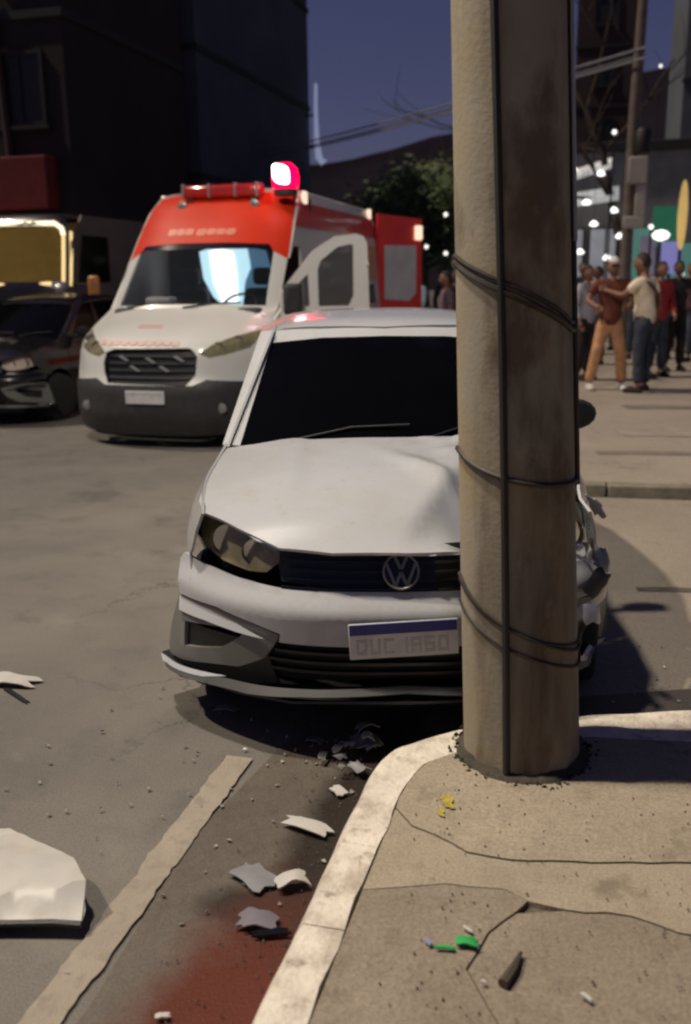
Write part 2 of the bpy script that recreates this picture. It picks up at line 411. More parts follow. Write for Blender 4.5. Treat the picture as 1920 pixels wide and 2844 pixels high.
#, [(.2+.3*i, 5.85+.05*i) for i in range(14)], .45, .0045, 'patch_tar', 'darker asphalt repair strip across the side street')
for i, (yy, wd, x0) in enumerate(((8.5, .16, .0), (9.7, .5, .2), (11.6, .3, .3))):
    strip('pavement_stain', [(x0+.3*j, yy+.05*j+.05*nz((j, i, 0), .5)) for j in range(14)], wd, .105+.0005*i, 'soft_stain' if i % 2 == 0 else 'dust', 'band of dirt worn across the far pavement' if i % 2 == 0 else 'band of pale dust across the far pavement')

# ================================================================== UTILITY POLE
mat('pole_concrete', (.26, .232, .178), .85, var=.15, vs=2.5, bump=.16, bs=70, dirt=(.075, .05, .03), dscale=3.0, damt=.9, stretch=.14)
mat('cable_black', (.018, .016, .014), .6, var=.2)
mat('wire_steel', (.035, .028, .02), .55, var=.3, vs=40)
mat('moss', (.022, .024, .010), .95, var=.5, vs=40, bump=.6)
def add_dirt(m, col, scale, lo, hi, amt, st):
    t = m.node_tree; b = t.nodes['Principled BSDF']; L = t.links.new; src = b.inputs['Base Color'].links[0].from_socket
    tc = nd(t, 'ShaderNodeTexCoord'); mp = nd(t, 'ShaderNodeMapping'); mp.inputs['Scale'].default_value = (1, 1, st); mp.inputs['Location'].default_value = (scale, 3.1*scale, 1.7)
    n = nd(t, 'ShaderNodeTexNoise'); n.inputs['Scale'].default_value = scale; n.inputs['Detail'].default_value = 9; n.inputs['Roughness'].default_value = .62
    L(tc.outputs['Object'], mp.inputs['Vector']); L(mp.outputs[0], n.inputs['Vector'])
    r = nd(t, 'ShaderNodeMapRange'); r.inputs['From Min'].default_value = lo; r.inputs['From Max'].default_value = hi; r.inputs['To Max'].default_value = amt; L(n.outputs[0], r.inputs['Value'])
    mx = nd(t, 'ShaderNodeMixRGB'); L(r.outputs[0], mx.inputs[0]); L(src, mx.inputs[1]); mx.inputs[2].default_value = col+(1,); L(mx.outputs[0], b.inputs['Base Color'])
add_dirt(MATS['pole_concrete'], (.30, .23, .10), 4.5, .5, .68, .6, .4)
add_dirt(MATS['pole_concrete'], (.085, .05, .03), 3.2, .52, .62, .75, .45)
add_dirt(MATS['pole_concrete'], (.36, .31, .24), 9, .58, .7, .5, .6)
add_dirt(MATS['kerb_paint'], (.20, .165, .12), 16, .58, .68, .7, 1)
add_dirt(MATS['asphalt'], (.06, .053, .046), 1.3, .60, .70, .55, 1)
add_dirt(MATS['asphalt'], (.23, .21, .18), 2.1, .60, .72, .45, 1)
add_dirt(MATS['concrete'], (.12, .095, .065), 5, .58, .7, .6, 1)
add_dirt(MATS['concrete_dim'], (.10, .08, .055), 4, .56, .68, .6, 1)
add_dirt(MATS['car_white'], (.30, .285, .26), 22, .60, .72, .35, 1)
add_dirt(MATS['shard_white'] if 'shard_white' in MATS else MATS['car_white'], (.30, .28, .25), 30, .62, .7, .3, 1)
PB = Vector((-.185, 2.80, .15)); LEAN = Vector((-.049, 0, 1))
pole = thing('utility_pole', 'tall weathered concrete utility pole standing at the pavement corner before the wrecked car', 'utility pole', PB)
def prad(z): return .186-.0135*z if z < 9 else .06
def pax(z): return Vector((LEAN.x*z, 0, z))
prof = []; n = 48; V = []; F = []; hs = [-.02+i*.12 for i in range(75)]
for h in hs:
    for j in range(n):
        t = 2*pi*j/n; r = prad(h)*(1+.006*nz((cos(t)*2, sin(t)*2, h*3), 1.5)+.004*nz((cos(t)*6, sin(t)*6, h*9), 1.5))
        V.append(pax(h)+Vector((r*cos(t), r*sin(t), 0)))
for i in range(len(hs)-1):
    for j in range(n): F.append((i*n+j, i*n+(j+1) % n, (i+1)*n+(j+1) % n, (i+1)*n+j))
F.append(tuple(range((len(hs)-1)*n, len(hs)*n)))
shaft = obj('shaft', (V, F), 'pole_concrete', pole)
FR = math.atan2(-PB.y, -PB.x)     # angle on the shaft that faces the viewer
def onpole(h, phi, off=0):
    r = prad(h)+off; a = FR+phi; return pax(h)+Vector((r*cos(a), r*sin(a), 0))
# seen from the viewer +phi runs to the right
obj('conduit', tube([onpole(.02+i*.3, -.22+.05*sin(i*.4), .004) for i in range(28)], .011, 8), 'cable_black', pole)
obj('cable', tube([onpole(.9+i*.3, 1.50, .006) for i in range(25)], .008, 8), 'wire_steel', pole)
mat('pale_cable', (.32, .33, .35), .5, var=.1)
obj('cable', tube([onpole(1.6+i*.3, 1.42, .012) for i in range(22)], .006, 6), 'pale_cable', pole)
def wrap(zl, zm, zr, r=.006, off=.004):
    pts = []
    for i in range(49):
        phi = -pi+2*pi*i/48
        t = (phi+1.25)/2.5
        if t < 0: z = zl+.05*max(t, -.6)*-1 if False else zl+(zr-zl)*0-.0
        tt = max(0, min(1, t)); z = (1-tt)**2*zl+2*tt*(1-tt)*zm+tt*tt*zr
        if phi > 1.25: z = zr+(zl-zr)*.5*sm(1.25, pi, phi)
        if phi < -1.25: z = zl+(zr-zl)*.5*sm(-1.25, -pi, phi)
        pts.append(onpole(z, phi, off))
    pts[-1] = pts[0]
    return tube(pts, r, 6, cap=False)
def zp(v, u=1165): return at(u, v, 2.63).z-.15
for (a, b, c, r) in ((zp(590), zp(668), zp(755), .009), (zp(575), zp(640), zp(738), .006), (zp(1040), zp(1110), zp(1108), .008), (zp(1340), zp(1450), zp(1498), .006), (zp(1352), zp(1455), zp(1482), .004), (zp(1405), zp(1490), zp(1535), .005)):
    obj('wire_wrap', wrap(a, b, c, r), 'wire_steel', pole)
V, F = [], []; n_ = 60
for i in range(n_):
    t = 2*pi*i/n_; c_ = Vector((cos(t), sin(t), 0)); k = .022+.022*abs(noise.noise(c_*1.7))+.012*noise.noise(c_*6); hh = .022+.02*noise.noise(c_*2.3+Vector((3, 0, 0)))+.008*noise.noise(c_*9)
    for (rr, zz) in ((prad(0)+k, .001), (prad(0)+k*.55, .010+hh*.25), (prad(0)+k*.15, hh*.8), (prad(0)-.006, hh+.008)): V.append(c_*rr+Vector((0, 0, zz)))
for i in range(n_):
    for j in range(3): F.append((i*4+j, ((i+1) % n_)*4+j, ((i+1) % n_)*4+j+1, i*4+j+1))
obj('base_dirt', (V, F), 'dirt_dark', pole, angle=60)
# added lamp above the view, to fill shadows; arm reaches over the road
mat('added_lamp_glow', (.9, .85, .7), .4, emit=(1, .86, .66), es=14)
hd_ = 7.6; tip = Vector((-2.35, -.42, 7.95)); root = pax(hd_)
arm = obj('added_lamp_arm', tube([root, root.lerp(tip, .35)+Vector((0, 0, .22)), root.lerp(tip, .75)+Vector((0, 0, .2)), tip+Vector((0, 0, .07))], .03, 8), 'silver', pole)
lampz = math.atan2(tip.y, tip.x)
hs_ = obj('lamp_head', xf(warp(box(-.12, .5, -.13, .13, -.02, .10), lambda p: Vector((p.x, p.y*(1-.3*(p.z > .05)), p.z))), tip, rz=lampz), 'grey_trim', pole, bevel=.03)  # head of the added lamp, out of view
obj('added_lamp_glass', xf(box(.0, .42, -.09, .09, -.05, -.021), tip, rz=lampz), 'added_lamp_glow', hs_, bevel=.01)
ll = bpy.data.lights.new('added_fill_light', 'SPOT'); ll.energy = 1650; ll.color = (1, .90, .76); ll.spot_size = radians(156); ll.spot_blend = .2; ll.shadow_soft_size = .22
lo = bpy.data.objects.new('added_fill_light', ll); COL.objects.link(lo); lo.parent = pole; lo.location = tip+Vector((cos(lampz)*.2, sin(lampz)*.2, -.12))
# moss and dirt clumps round the foot
V, F = [], []
for i in range(520):
    a = random.uniform(0, 2*pi); rr = prad(0)+abs(random.gauss(0, .02))*(1+1.5*max(0, noise.noise(Vector((cos(a)*2, sin(a)*2, 3)))))
    if -.9 < math.atan2(sin(a-FR), cos(a-FR)) < .5 and random.random() < .6: continue
    c = PB+Vector((rr*cos(a), rr*sin(a), .003)); s = random.uniform(.003, .011); hgt = random.uniform(.002, .014)
    ax = Vector((random.uniform(-1, 1), random.uniform(-1, 1), 0)).normalized()*s; k = len(V)
    V += [c-ax, c+ax, c+Vector((ax.y*.7, -ax.x*.7, hgt)), c+Vector((-ax.y, ax.x, 0))]; F += [(k, k+1, k+2), (k+1, k+3, k+2), (k+3, k, k+2)]
o = tag(obj('moss', (V, F), 'moss', smooth=False), 'dark moss and dirt clumped round the foot of the concrete pole', 'moss'); o['kind'] = 'stuff'

# ================================================================== WHEEL (shared builder)
def wheel(parent, loc, r, wd, face, rz=0, spokes=10):
    hub = obj('wheel', xf(lathe([(r*.62, -wd*.5), (r*.90, -wd*.5), (r*.97, -wd*.42), (r, -wd*.25), (r, wd*.25), (r*.97, wd*.42), (r*.90, wd*.5), (r*.62, wd*.5)], 36, 'x'), (0, 0, 0)), 'tyre', parent, loc=loc, rz=rz)
    g = [lathe([(r*.64, -wd*.1), (r*.64, wd*.46), (r*.58, wd*.46), (r*.56, wd*.2)], 32, 'x'), lathe([(r*.15, wd*.2), (r*.15, wd*.42), (r*.05, wd*.46)], 16, 'x')]
    for i in range(spokes):
        g.append(xf(box(wd*.22, wd*.40, -.02, .02, r*.1, r*.6), rx=2*pi*i/spokes))
    gg = join(*g)
    if face < 0: gg = mirx(gg)
    obj('rim', gg, 'silver', hub, bevel=.004)
    return hub

# ================================================================== WRECKED CAR
CX, CY, CA = -.587, 2.898, .2712
car = thing('wrecked_car', 'white hatchback with crumpled front corner stopped against the concrete pole', 'car', (CX, CY, 0), CA)
def Fc(x, z):
    y = .40*(abs(x)/.83)**3
    if z > .55: y += min(z-.55, .06)*.95+max(0, z-.61)*.36
    else: y += (.55-z)*.10
    return y
DAMAGE = True
def crush(p):
    x, y, z = p
    if not DAMAGE: return (x, y, z)
    d = sm(.12, .55, x)*sm(1.25, .15, y)
    if d > 0:
        n1 = nz((x, y, z), 4.5); n2 = nz((x+9, y, z), 5.5); n3 = nz((x, y+5, z), 9)
        y += d*(.05+.06*n1+.015*n3); z += d*(.045*n2); x += d*(-.03+.06*nz((x, y, z+7), 5))
        x -= sm(.6, .8, x)*d*.03
    # drooping outer corner on the other side
    e = sm(-.6, -.85, x)*sm(.55, .25, z)*sm(.9, .3, y)
    x -= e*.05; z -= e*.02
    return (x, y, z)
def cfront(poly, off=0, res=.03, holes=(), fn=Fc):
    return warp(patch(poly, lambda a, b: (a, fn(a, b)-off, b), res, holes), crush)
def sym(left):   # mirror an outline whose first and last points lie on x = 0
    return left + [(-x, z) for x, z in left[::-1] if abs(x) > 1e-6]
def zsm(tab, y):  # smoothed table
    return (interp(tab, y-.05)+interp(tab, y)*2+interp(tab, y+.05))/4
def arc(cx, cz, r, a0, a1, n=14): return [(cx+r*cos(radians(a0+(a1-a0)*i/n)), cz+r*sin(radians(a0+(a1-a0)*i/n))) for i in range(n+1)]
def shard(a, b, wd, bend, seed):
    rnd = random.Random(seed); pl_ = []; n_ = 16
    for i in range(n_):
        t = 2*pi*i/n_; k = rnd.uniform(.72, 1.08)*(1 if i % 4 else .8)
        pl_.append((a/2+a/2*k*(abs(cos(t))**.7)*(1 if cos(t) > 0 else -1), b/2+b/2*k*(abs(sin(t))**.7)*(1 if sin(t) > 0 else -1)))
    return patch(pl_, lambda u, v: (u-a/2, v-b/2+.12*bend*sin(u/a*5+seed), bend*((u/a-.5)**2*-4+1)*.5+.25*bend*nz((u, v, seed), 14)), min(a, b)*.13)
SEG = dict(Q='abcdefk', U='bcdef', C='adef', A='abcefg', **{'1': 'bc', '6': 'acdefg', '0': 'abcdef'})
def seg_text(txt, wd, h, gap, depth):
    gs = []; x = 0; t = wd*.26
    for ch in txt:
        for q in SEG[ch]:
            r_ = dict(a=(x, x+wd, h-t, h), d=(x, x+wd, 0, t), g=(x, x+wd, h/2-t/2, h/2+t/2), f=(x, x+t, h/2, h), e=(x, x+t, 0, h/2), b=(x+wd-t, x+wd, h/2, h), c=(x+wd-t, x+wd, 0, h/2), k=(x+wd*.55, x+wd*.85, 0, h*.3))[q]
            gs.append(box(r_[0], r_[1], -depth*(1+.05*len(gs) % .3), 0, r_[2], r_[3]))
        x += wd+gap
    g = join(*gs); return [p-Vector((x/2, 0, h/2)) for p in g[0]], g[1]
def build_car(car, CW, damaged):
    global DAMAGE
    DAMAGE = damaged
    cover = sym([(0, .43), (-.44, .43), (-.435, .462), (-.531, .487), (-.675, .512), (-.835, .50), (-.845, .55), (-.838, .62), (-.82, .648), (-.62, .628), (-.424, .614), (-.243, .615), (0, .613)][::-1])
    bump = obj('bumper', cfront(cover, 0, .025), CW, car, solid=.012, angle=28)
    hood_zc = [(.0, .74), (.03, .755), (.1, .778), (.2, .85), (.325, .905), (.5, .952), (.75, .99), (1.02, 1.022), (1.2, 1.03)]
    def hoodz(x, y):
        z = zsm(hood_zc, y)-.062*(abs(x)/.7)**2.5
        z += .010*sm(.34, .40, abs(x))*sm(.2, .5, y)-.010*sm(.44, .6, abs(x))*sm(.2, .5, y)
        # buckled panel: a diagonal fold falling away towards the pole
        d = (x+.03)*.86-(y-.10)*.5
        if DAMAGE and d > 0: z -= .85*d*sm(0, .06, d)*sm(1.0, .55, y)*sm(.02, .28, y)*(1-.35*sm(.25, .5, x))
        if DAMAGE: z += .03*math.exp(-(((x-.15)*.8+(y-.45)*.6)/.05)**2-(((x-.15)*.6-(y-.45)*.8)/.22)**2)+.008*sm(0, .2, x)*nz((x, y, 1), 11)
        if DAMAGE and x > .28: z += .07*sm(.28, .42, x)*sm(.95, .3, y)+.02*nz((x, y, 2), 9)
        return z
    hl = [(0, .04), (-.25, .052), (-.43, .098), (-.58, .20), (-.72, .325), (-.748, .42), (-.742, .7), (-.705, .98), (-.5, .93), (-.25, .90), (0, .89)]
    obj('hood', warp(patch(hl+[(-x, y) for x, y in hl[::-1] if abs(x) > 1e-6], lambda a, b: (a, b, hoodz(a, b)), .03, flip=False), crush), CW, car, solid=.012, angle=32)
    obj('cowl', patch([(-.66, .90), (.66, .90), (.66, 1.06), (-.66, 1.06)], lambda a, b: (a, b, 1.0-.045*(abs(a)/.7)**2.5-.02), .1), 'black_plastic', car)
    # engine bay and floor filling
    obj('underbody', join(box(-.60, .60, .34, 3.75, .17, .62), box(-.72, .72, 1.1, 2.75, .16, .5), box(-.66, .60, .30, .95, .6, .70)), 'dark_void', car, bevel=.03)
    # grille and its slats
    grl = sym([(0, .762), (-.2, .760), (-.43, .752), (-.445, .70), (-.43, .628), (-.243, .616), (0, .614)])
    grille = obj('grille', cfront(grl, -.03, .03), 'black_plastic', car, solid=.01)
    for k in range(4):
        z = .640+.030*k
        obj('grille_slat', cfront([(-.41, z), (.41, z), (.41, z+.010), (-.41, z+.010)], -.012, .02), 'gloss_black', car, solid=.02)
    obj('grille_trim', cfront([(-.43, .618), (.43, .618), (.43, .626), (-.43, .626)], .004, .02), 'gloss_black', car, solid=.02)
    if damaged:
        # round emblem: ring with the two letters stacked
        em = thing('emblem', '', ''); del em['label']; del em['category']; em.parent = car; em.location = (-.016, Fc(0, .683)-.012, .683); em.rotation_euler.x = radians(-22)
        V, F = [], []
        for i in range(40):
            t = 2*pi*i/40
            for rr, yy in ((.064, 0), (.064, -.008), (.060, -.011), (.056, -.008), (.056, 0)): V.append(Vector((rr*cos(t), yy, rr*sin(t))))
        for i in range(40):
            for j in range(4): F.append((i*5+j, i*5+j+1, ((i+1) % 40)*5+j+1, ((i+1) % 40)*5+j))
        obj('emblem_ring', (V, F), 'emblem_metal', em)
        def bar2(a, b, wd):
            a, b = Vector((a[0], 0, a[1])), Vector((b[0], 0, b[1])); d = (b-a).normalized(); nn = Vector((-d.z, 0, d.x))*wd/2
            q = [a-nn, a+nn, b+nn, b-nn]; return [p+Vector((0, y, 0)) for y in (-.009, 0) for p in q], [(0, 1, 2, 3), (7, 6, 5, 4), (0, 4, 5, 1), (1, 5, 6, 2), (2, 6, 7, 3), (3, 7, 4, 0)]
        obj('emblem_letter', join(bar2((-.022, .053), (-.002, .008), .010), bar2((.022, .053), (.002, .008), .010)), 'emblem_metal', em, smooth=False)
        obj('emblem_letter', join(bar2((-.050, .026), (-.020, -.050), .010), bar2((-.020, -.050), (0, -.004), .010), bar2((0, -.004), (.020, -.050), .010), bar2((.050, .026), (.020, -.050), .010)), 'emblem_metal', em, smooth=False)
        obj('emblem_back', xf(lathe([(.058, 0), (.058, .004)], 32, 'y'), (0, -.002, 0)), 'gloss_black', em)
    # headlights: housing, two reflector bowls, clear lens
    hlo = [(-.712, .838), (-.582, .812), (-.432, .755), (-.438, .69), (-.486, .652), (-.551, .648), (-.652, .664), (-.735, .70), (-.752, .78)]
    def Fh(x, z): return Fc(x, z)+.02
    for sgn in (-1, 1):
        ol = [(x*-sgn, z) for x, z in hlo]
        if sgn > 0: ol = ol[::-1]
        h = obj('headlight', cfront(ol, -.055, .03, fn=Fh), 'lamp_housing', car, solid=.01)
        for (bx, bz, br) in ((-.635, .735, .056), (-.525, .715, .046)):
            g = lathe([(.008, .045), (br*.55, .04), (br*.85, .022), (br, 0), (br*1.08, -.004), (br*1.1, .01)], 20, 'y')
            g = xf(g, (bx*-sgn, Fc(bx, bz)+.028, bz)); obj('reflector', warp(g, crush), 'chrome', h)
        obj('lens', cfront(ol, -.004, .03, fn=Fh), 'lens' if damaged else 'pink_lens', h, solid=.004)
    obj('indicator_strip', cfront([(-.60, .792), (-.445, .735), (-.448, .726), (-.60, .78)], .001, .02, fn=Fh), 'silver', car, solid=.006)
    # fog lamp surrounds, recess, bright fin and lower lip
    bez = [(-.84, .492), (-.675, .503), (-.531, .478), (-.44, .452), (-.455, .42), (-.497, .352), (-.600, .290), (-.705, .272), (-.875, .232), (-.862, .36)]
    hole = [(-.80, .405), (-.56, .452), (-.587, .415), (-.666, .345), (-.79, .312)]
    for sgn in (-1, 1):
        ol = [(x*-sgn, z) for x, z in bez]; ho = [(x*-sgn, z) for x, z in hole]
        if sgn > 0: ol = ol[::-1]; ho = ho[::-1]
        b_ = obj('fog_surround', cfront(ol, -.012, .025, [ho]), 'grey_trim', car, solid=.03, angle=30)
        obj('fog_recess', cfront(ho, -.06, .03), 'dark_void', b_, solid=.01)
        fin = [(-.838, .487), (-.70, .484), (-.60, .468), (-.50, .438), (-.60, .440), (-.72, .446), (-.83, .442)]
        ol = [(x*-sgn, z) for x, z in fin]
        if sgn > 0: ol = ol[::-1]
        obj('bumper_fin', cfront(ol, .012, .02, fn=lambda x, z: Fc(x, z)+(z-.438)*.5), CW, b_, solid=.012)
    for sgn in (-1, 1):
        q = [(-.89, .225), (-.86, .40), (-.50, .40), (-.45, .25), (-.60, .215)]; q = q if sgn < 0 else [(-x, z) for x, z in q]
        obj('bumper_lower', cfront(q, -.035, .04), 'black_plastic', car, solid=.01)
    itk = sym([(0, .428), (-.44, .428), (-.497, .35), (-.565, .285), (-.40, .272), (0, .285)])
    obj('intake', cfront(itk, -.05, .03), 'dark_void', car, solid=.01)
    for k in range(3):
        z = .305+.036*k; xe = .50-.02*k
        obj('intake_slat', cfront([(-xe, z), (xe, z), (xe, z+.012), (-xe, z+.012)], -.035, .03), 'black_plastic', car, solid=.02)
    mat('lip_grey', (.07, .07, .068), .45, var=.15)
    lip = sym([(0, .286), (-.403, .268), (-.69, .252), (-.80, .248), (-.885, .243), (-.86, .221), (-.566, .230), (-.372, .248), (0, .266)])
    def Flip(x, z): return .40*(min(abs(x), .86)/.83)**3+(z-.25)*.9+max(0, abs(x)-.86)*1.2
    obj('lip_spoiler', warp(patch(lip, lambda a, b: (a, Flip(a, b)-.018, b), .02), crush), 'lip_grey', car, solid=.012)
    for sgn in (-1, 1):
        q = [(-.895, .249), (-.80, .2545), (-.64, .262), (-.72, .243), (-.80, .238), (-.88, .233)]; q = q if sgn < 0 else [(-x, z) for x, z in q]
        obj('lip_end', warp(patch(q, lambda a, b: (a, Flip(a, b)-.0215, b), .02, flip=False), crush), CW, car, solid=.008)
    obj('undertray', warp(patch(sym([(0, .253), (-.4, .237), (-.6, .212), (-.62, .15), (0, .15)]), lambda a, b: (a, Fc(a, .3)+.05+(.25-b)*.6, b), .05), crush), 'black_plastic', car, solid=.01)
    sk = [(0, -.012), (-.4, .03), (-.6, .13), (-.8, .34), (-.92, .56), (-.80, .66), (-.4, .66), (0, .66)]
    obj('closing_plate', warp(patch(sk+[(-x, y) for x, y in sk[::-1] if abs(x) > 1e-6], lambda a, b: (a, b, .238-.03*abs(a)), .08), crush), 'black_plastic', car, solid=.01)  # plate added to stop light leaking through behind the lip
    # number plate hanging a little askew
    pl = obj('number_plate', box(-.185, .185, -.006, .0, -.065, .065), 'plate_white', car, bevel=.004); pl.location = (-.012, -.014, .472); pl.rotation_euler = (radians(2), radians(-3), 0)
    pb = obj('plate_band', box(-.181, .181, -.0085, -.006, .024, .061), 'plate_blue', pl, smooth=False)
    if damaged: [obj('plate_character', xf(seg_text(ch, .036, .056, .010, .0015), (-.137+.046*q, -.006, -.022)), 'plate_ink', pl, smooth=False) for q, ch in enumerate('QUC1A60')]
    #, .056, .010, random.Random(4), .0015); obj('plate_lettering', xf(g, (.003, -.006, -.014)), 'plate_ink', pl, smooth=False)
    # body sides
    def wside(y, z):
        k = interp([(.1, .775), (.25, .80), (.5, .828), (.68, .826), (.8, .805), (.87, .775), (.93, .735), (1.0, .70)], z)
        k *= 1-.10*sm(.75, .2, y)**1.5
        if y > 3.2: k -= .07*sm(3.2, 3.9, y)
        return k+.012*sm(.52, .60, z)*sm(.9, .66, z)
    fend = [(1.02, .965), (1.02, .24)]+arc(.72, .30, .335, -10, 168)+[(.36, .50), (.40, .66), (.335, .70), (.30, .838), (.5, .888), (.75, .93)]
    fdoor = [(1.03, .23), (2.06, .23), (2.06, .95), (1.03, .965)]
    rdoor = [(2.07, .23), (2.78, .23)]+[(2.83, .42), (2.93, .60), (2.95, .955), (2.07, .95)]
    quart = [(2.79, .23), (2.83, .30)]+arc(3.18, .30, .335, 172, 10)[0:]+[(3.55, .26), (3.86, .30), (3.88, .95), (2.96, .955), (2.94, .6), (2.84, .42)]
    for sgn in (-1, 1):
        for nm, pl_ in (('fender', fend), ('front_door', fdoor), ('rear_door', rdoor), ('quarter_panel', quart)):
            ar = sum(pl_[i][0]*pl_[(i+1) % len(pl_)][1]-pl_[(i+1) % len(pl_)][0]*pl_[i][1] for i in range(len(pl_)))
            g = patch(pl_, lambda a, b: (wside(a, b)*sgn, a, b), .05, flip=(sgn < 0))
            g = warp(g, crush)
            o = obj(nm, g, CW, car, solid=.01, angle=35)
            if 'door' in nm:
                yh = 1.88 if nm == 'front_door' else 2.78
                obj('door_handle', xf(box(-.012, .018, -.09, .09, -.014, .014), (wside(yh, .80)*sgn, yh, .80)), CW, o, bevel=.008)
        # greenhouse
        def wg(y, z): return (.715-(z-.95)*.36-.05*sm(2.6, 3.6, y))*sgn
        gfr = [(1.02, .955), (3.62, .955), (3.35, 1.38), (3.1, 1.425), (1.82, 1.425), (1.70, 1.395)]
        w1 = [(1.33, .985), (2.03, .985), (2.06, 1.37), (1.80, 1.37)]
        w2 = [(2.12, .985), (2.86, .985), (3.0, 1.10), (2.92, 1.36), (2.14, 1.37)]
        fr = obj('window_frame', patch(gfr, lambda a, b: (wg(a, b), a, b), .06, [w1, w2], flip=(sgn < 0)), CW, car, solid=.012)
        for q in (w1, w2): obj('side_window', patch(q, lambda a, b: (wg(a, b)-.008*sgn, a, b), .1, flip=(sgn < 0)), 'tint_glass', fr, solid=.006)
    # windscreen and its white surround
    def Fw(x, z): return 1.0+(z-.99)/.37*.65+.12*(abs(x)/.6)**2-.05
    ws = [(-.653, .958), (-.35, .968), (0, .972), (.35, .968), (.653, .958), (.552, 1.350), (.3, 1.374), (0, 1.380), (-.3, 1.374), (-.552, 1.350)]
    sur = [(-.735, .955), (-.655, .955), (-.552, 1.350), (-.3, 1.374), (0, 1.380), (.3, 1.374), (.552, 1.350), (.655, .955), (.735, .955), (.612, 1.40), (.3, 1.425), (0, 1.43), (-.3, 1.425), (-.612, 1.40)]
    obj('windscreen_surround', patch(sur, lambda a, b: (a, Fw(a, b), b), .04), CW, car, solid=.02)
    wsg = obj('windscreen', patch(ws, lambda a, b: (a, Fw(a, b)+.004, b), .08), 'tint_glass', car, solid=.006)
    for (x0, x1, zz) in ((-.42, .08, 1.03), (.12, .55, 1.03)):
        obj('wiper', tube([(x0, Fw(x0, .99)-.03, .985), ((x0+x1)/2, Fw((x0+x1)/2, zz)-.012, zz), (x1, Fw(x1, zz)-.012, zz+.01)], .006, 6), 'black_plastic', wsg)
    roofz = [(1.55, 1.37), (1.72, 1.432), (1.85, 1.458), (2.2, 1.487), (2.7, 1.482), (3.1, 1.45), (3.4, 1.40)]
    def rz_(x, y): return zsm(roofz, y)-.045*(abs(x)/.6)**3-.02*sm(.5, .62, abs(x))
    rf = [(-.612, 1.79), (-.3, 1.72), (0, 1.69), (.3, 1.72), (.612, 1.79), (.635, 2.2), (.62, 3.1), (.56, 3.36), (-.56, 3.36), (-.62, 3.1), (-.635, 2.2)]
    roof = obj('roof', patch(rf, lambda a, b: (a, b, rz_(a, b)), .06), CW, car, solid=.015)
    # rear end
    def Fr(x, z): return 3.90-.02-.12*(abs(x)/.8)**3 if z < .93 else 3.86-(z-.93)*1.08-.10*(abs(x)/.8)**3
    rw = [(-.52, 1.02), (.52, 1.02), (.47, 1.33), (-.47, 1.33)]
    tg = obj('tailgate', patch([(-.76, .3), (.76, .3), (.76, .93), (.55, 1.40), (-.55, 1.40), (-.76, .93)], lambda a, b: (a, Fr(a, b), b), .08, [rw], flip=True), CW, car, solid=.012)
    obj('rear_window', patch(rw, lambda a, b: (a, Fr(a, b)-.004, b), .12, flip=True), 'tint_glass', tg, solid=.006)
    mat('tail_red', (.25, .01, .01), .2, var=.1, coat=.5)
    for sgn in (-1, 1): obj('tail_light', warp(patch([(-.12, .70), (.12, .70), (.12, .90), (-.12, .90)], lambda a, b: (a+.6*sgn, Fr(a+.6*sgn, b)+.02, b), .06, flip=True), lambda p: p), 'tail_red', tg, solid=.02)
    # the wreck keeps one mirror: the other is torn off
    for sgn in ((1,) if damaged else (1, -1)):
        mb = obj('mirror', xf(warp(lathe([(.02, -.05), (.07, -.045), (.085, 0), (.075, .04), (.03, .065)], 16, 'y'), lambda p: Vector((p.x*1.25, p.y, p.z*.85))), (.865*sgn, 1.33, 1.03)), 'black_plastic', car)
        obj('mirror_arm', tube([(.70*sgn, 1.30, .965), (.77*sgn, 1.31, .985), (.83*sgn, 1.33, 1.01)], [.03, .025, .03], 8), 'black_plastic', mb)
    wheel(car, (.755, .735, .288), .288, .19, 1, rz=radians(-14)); wheel(car, (-.725, .72, .288), .288, .19, -1, rz=radians(-6))
    wheel(car, (.735, 3.18, .288), .288, .19, 1); wheel(car, (-.735, 3.18, .288), .288, .19, -1)
    # torn strips hanging at the crushed corner
    mat('teal_metal', (.10, .13, .15), .35, metal=.6, var=.3, vs=10)
    for i, (x, y, z, a, b, ry, rx, m) in enumerate(() if not damaged else ((.74, .34, .62, .12, .14, 1.2, .6, 'teal_metal'), (.71, .28, .56, .10, .14, .9, 1.3, 'black_plastic'), (.68, .22, .46, .13, .09, .3, 1.3, CW), (.74, .46, .80, .16, .09, .8, .4, CW), (.68, .25, .70, .12, .10, .2, 1.2, 'black_plastic'))):
        obj('torn_panel', xf(shard(a, b, 0, .03, 40+i), (x, y, z), ry=ry, rx=rx, rz=.3*i), m, car, solid=.004)


build_car(car, 'car_white', True)
CW = 'car_white'
# ================================================================== AMBULANCE
AX, AY, AA = -4.320, 8.349, .004
amb = thing('ambulance', 'white and orange ambulance van with red roof beacon and its cab door open', 'ambulance', (AX, AY, 0), AA)
mat('door_lit_white', (.80, .79, .75), .35, var=.03, vs=2, coat=.3)  # lighter copy of the van white, light on the open door put in
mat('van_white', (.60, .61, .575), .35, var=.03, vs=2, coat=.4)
mat('van_orange', (.62, .030, .004), .5, var=.06, vs=3, spec=.25)
mat('van_red', (.55, .025, .02), .4, var=.12, vs=4, coat=.3)
mat('van_grey', (.03, .03, .031), .6, var=.2, vs=12, bump=.2)
mat('cab_glass', (.02, .03, .035), .03, var=.02, alpha=.22, spec=.5)
mat('door_glass', (.06, .06, .055), .05, var=.05, alpha=.5, spec=.5)
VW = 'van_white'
prof_a = [(.10, .10), (.2, .05), (.34, .0), (.62, .0), (.70, .05), (.95, .10), (1.06, .17), (1.14, .33), (1.22, .55), (1.34, .94), (2.03, 1.55), (2.30, 1.80), (2.50, 2.02), (2.60, 2.20), (2.68, 2.55)]
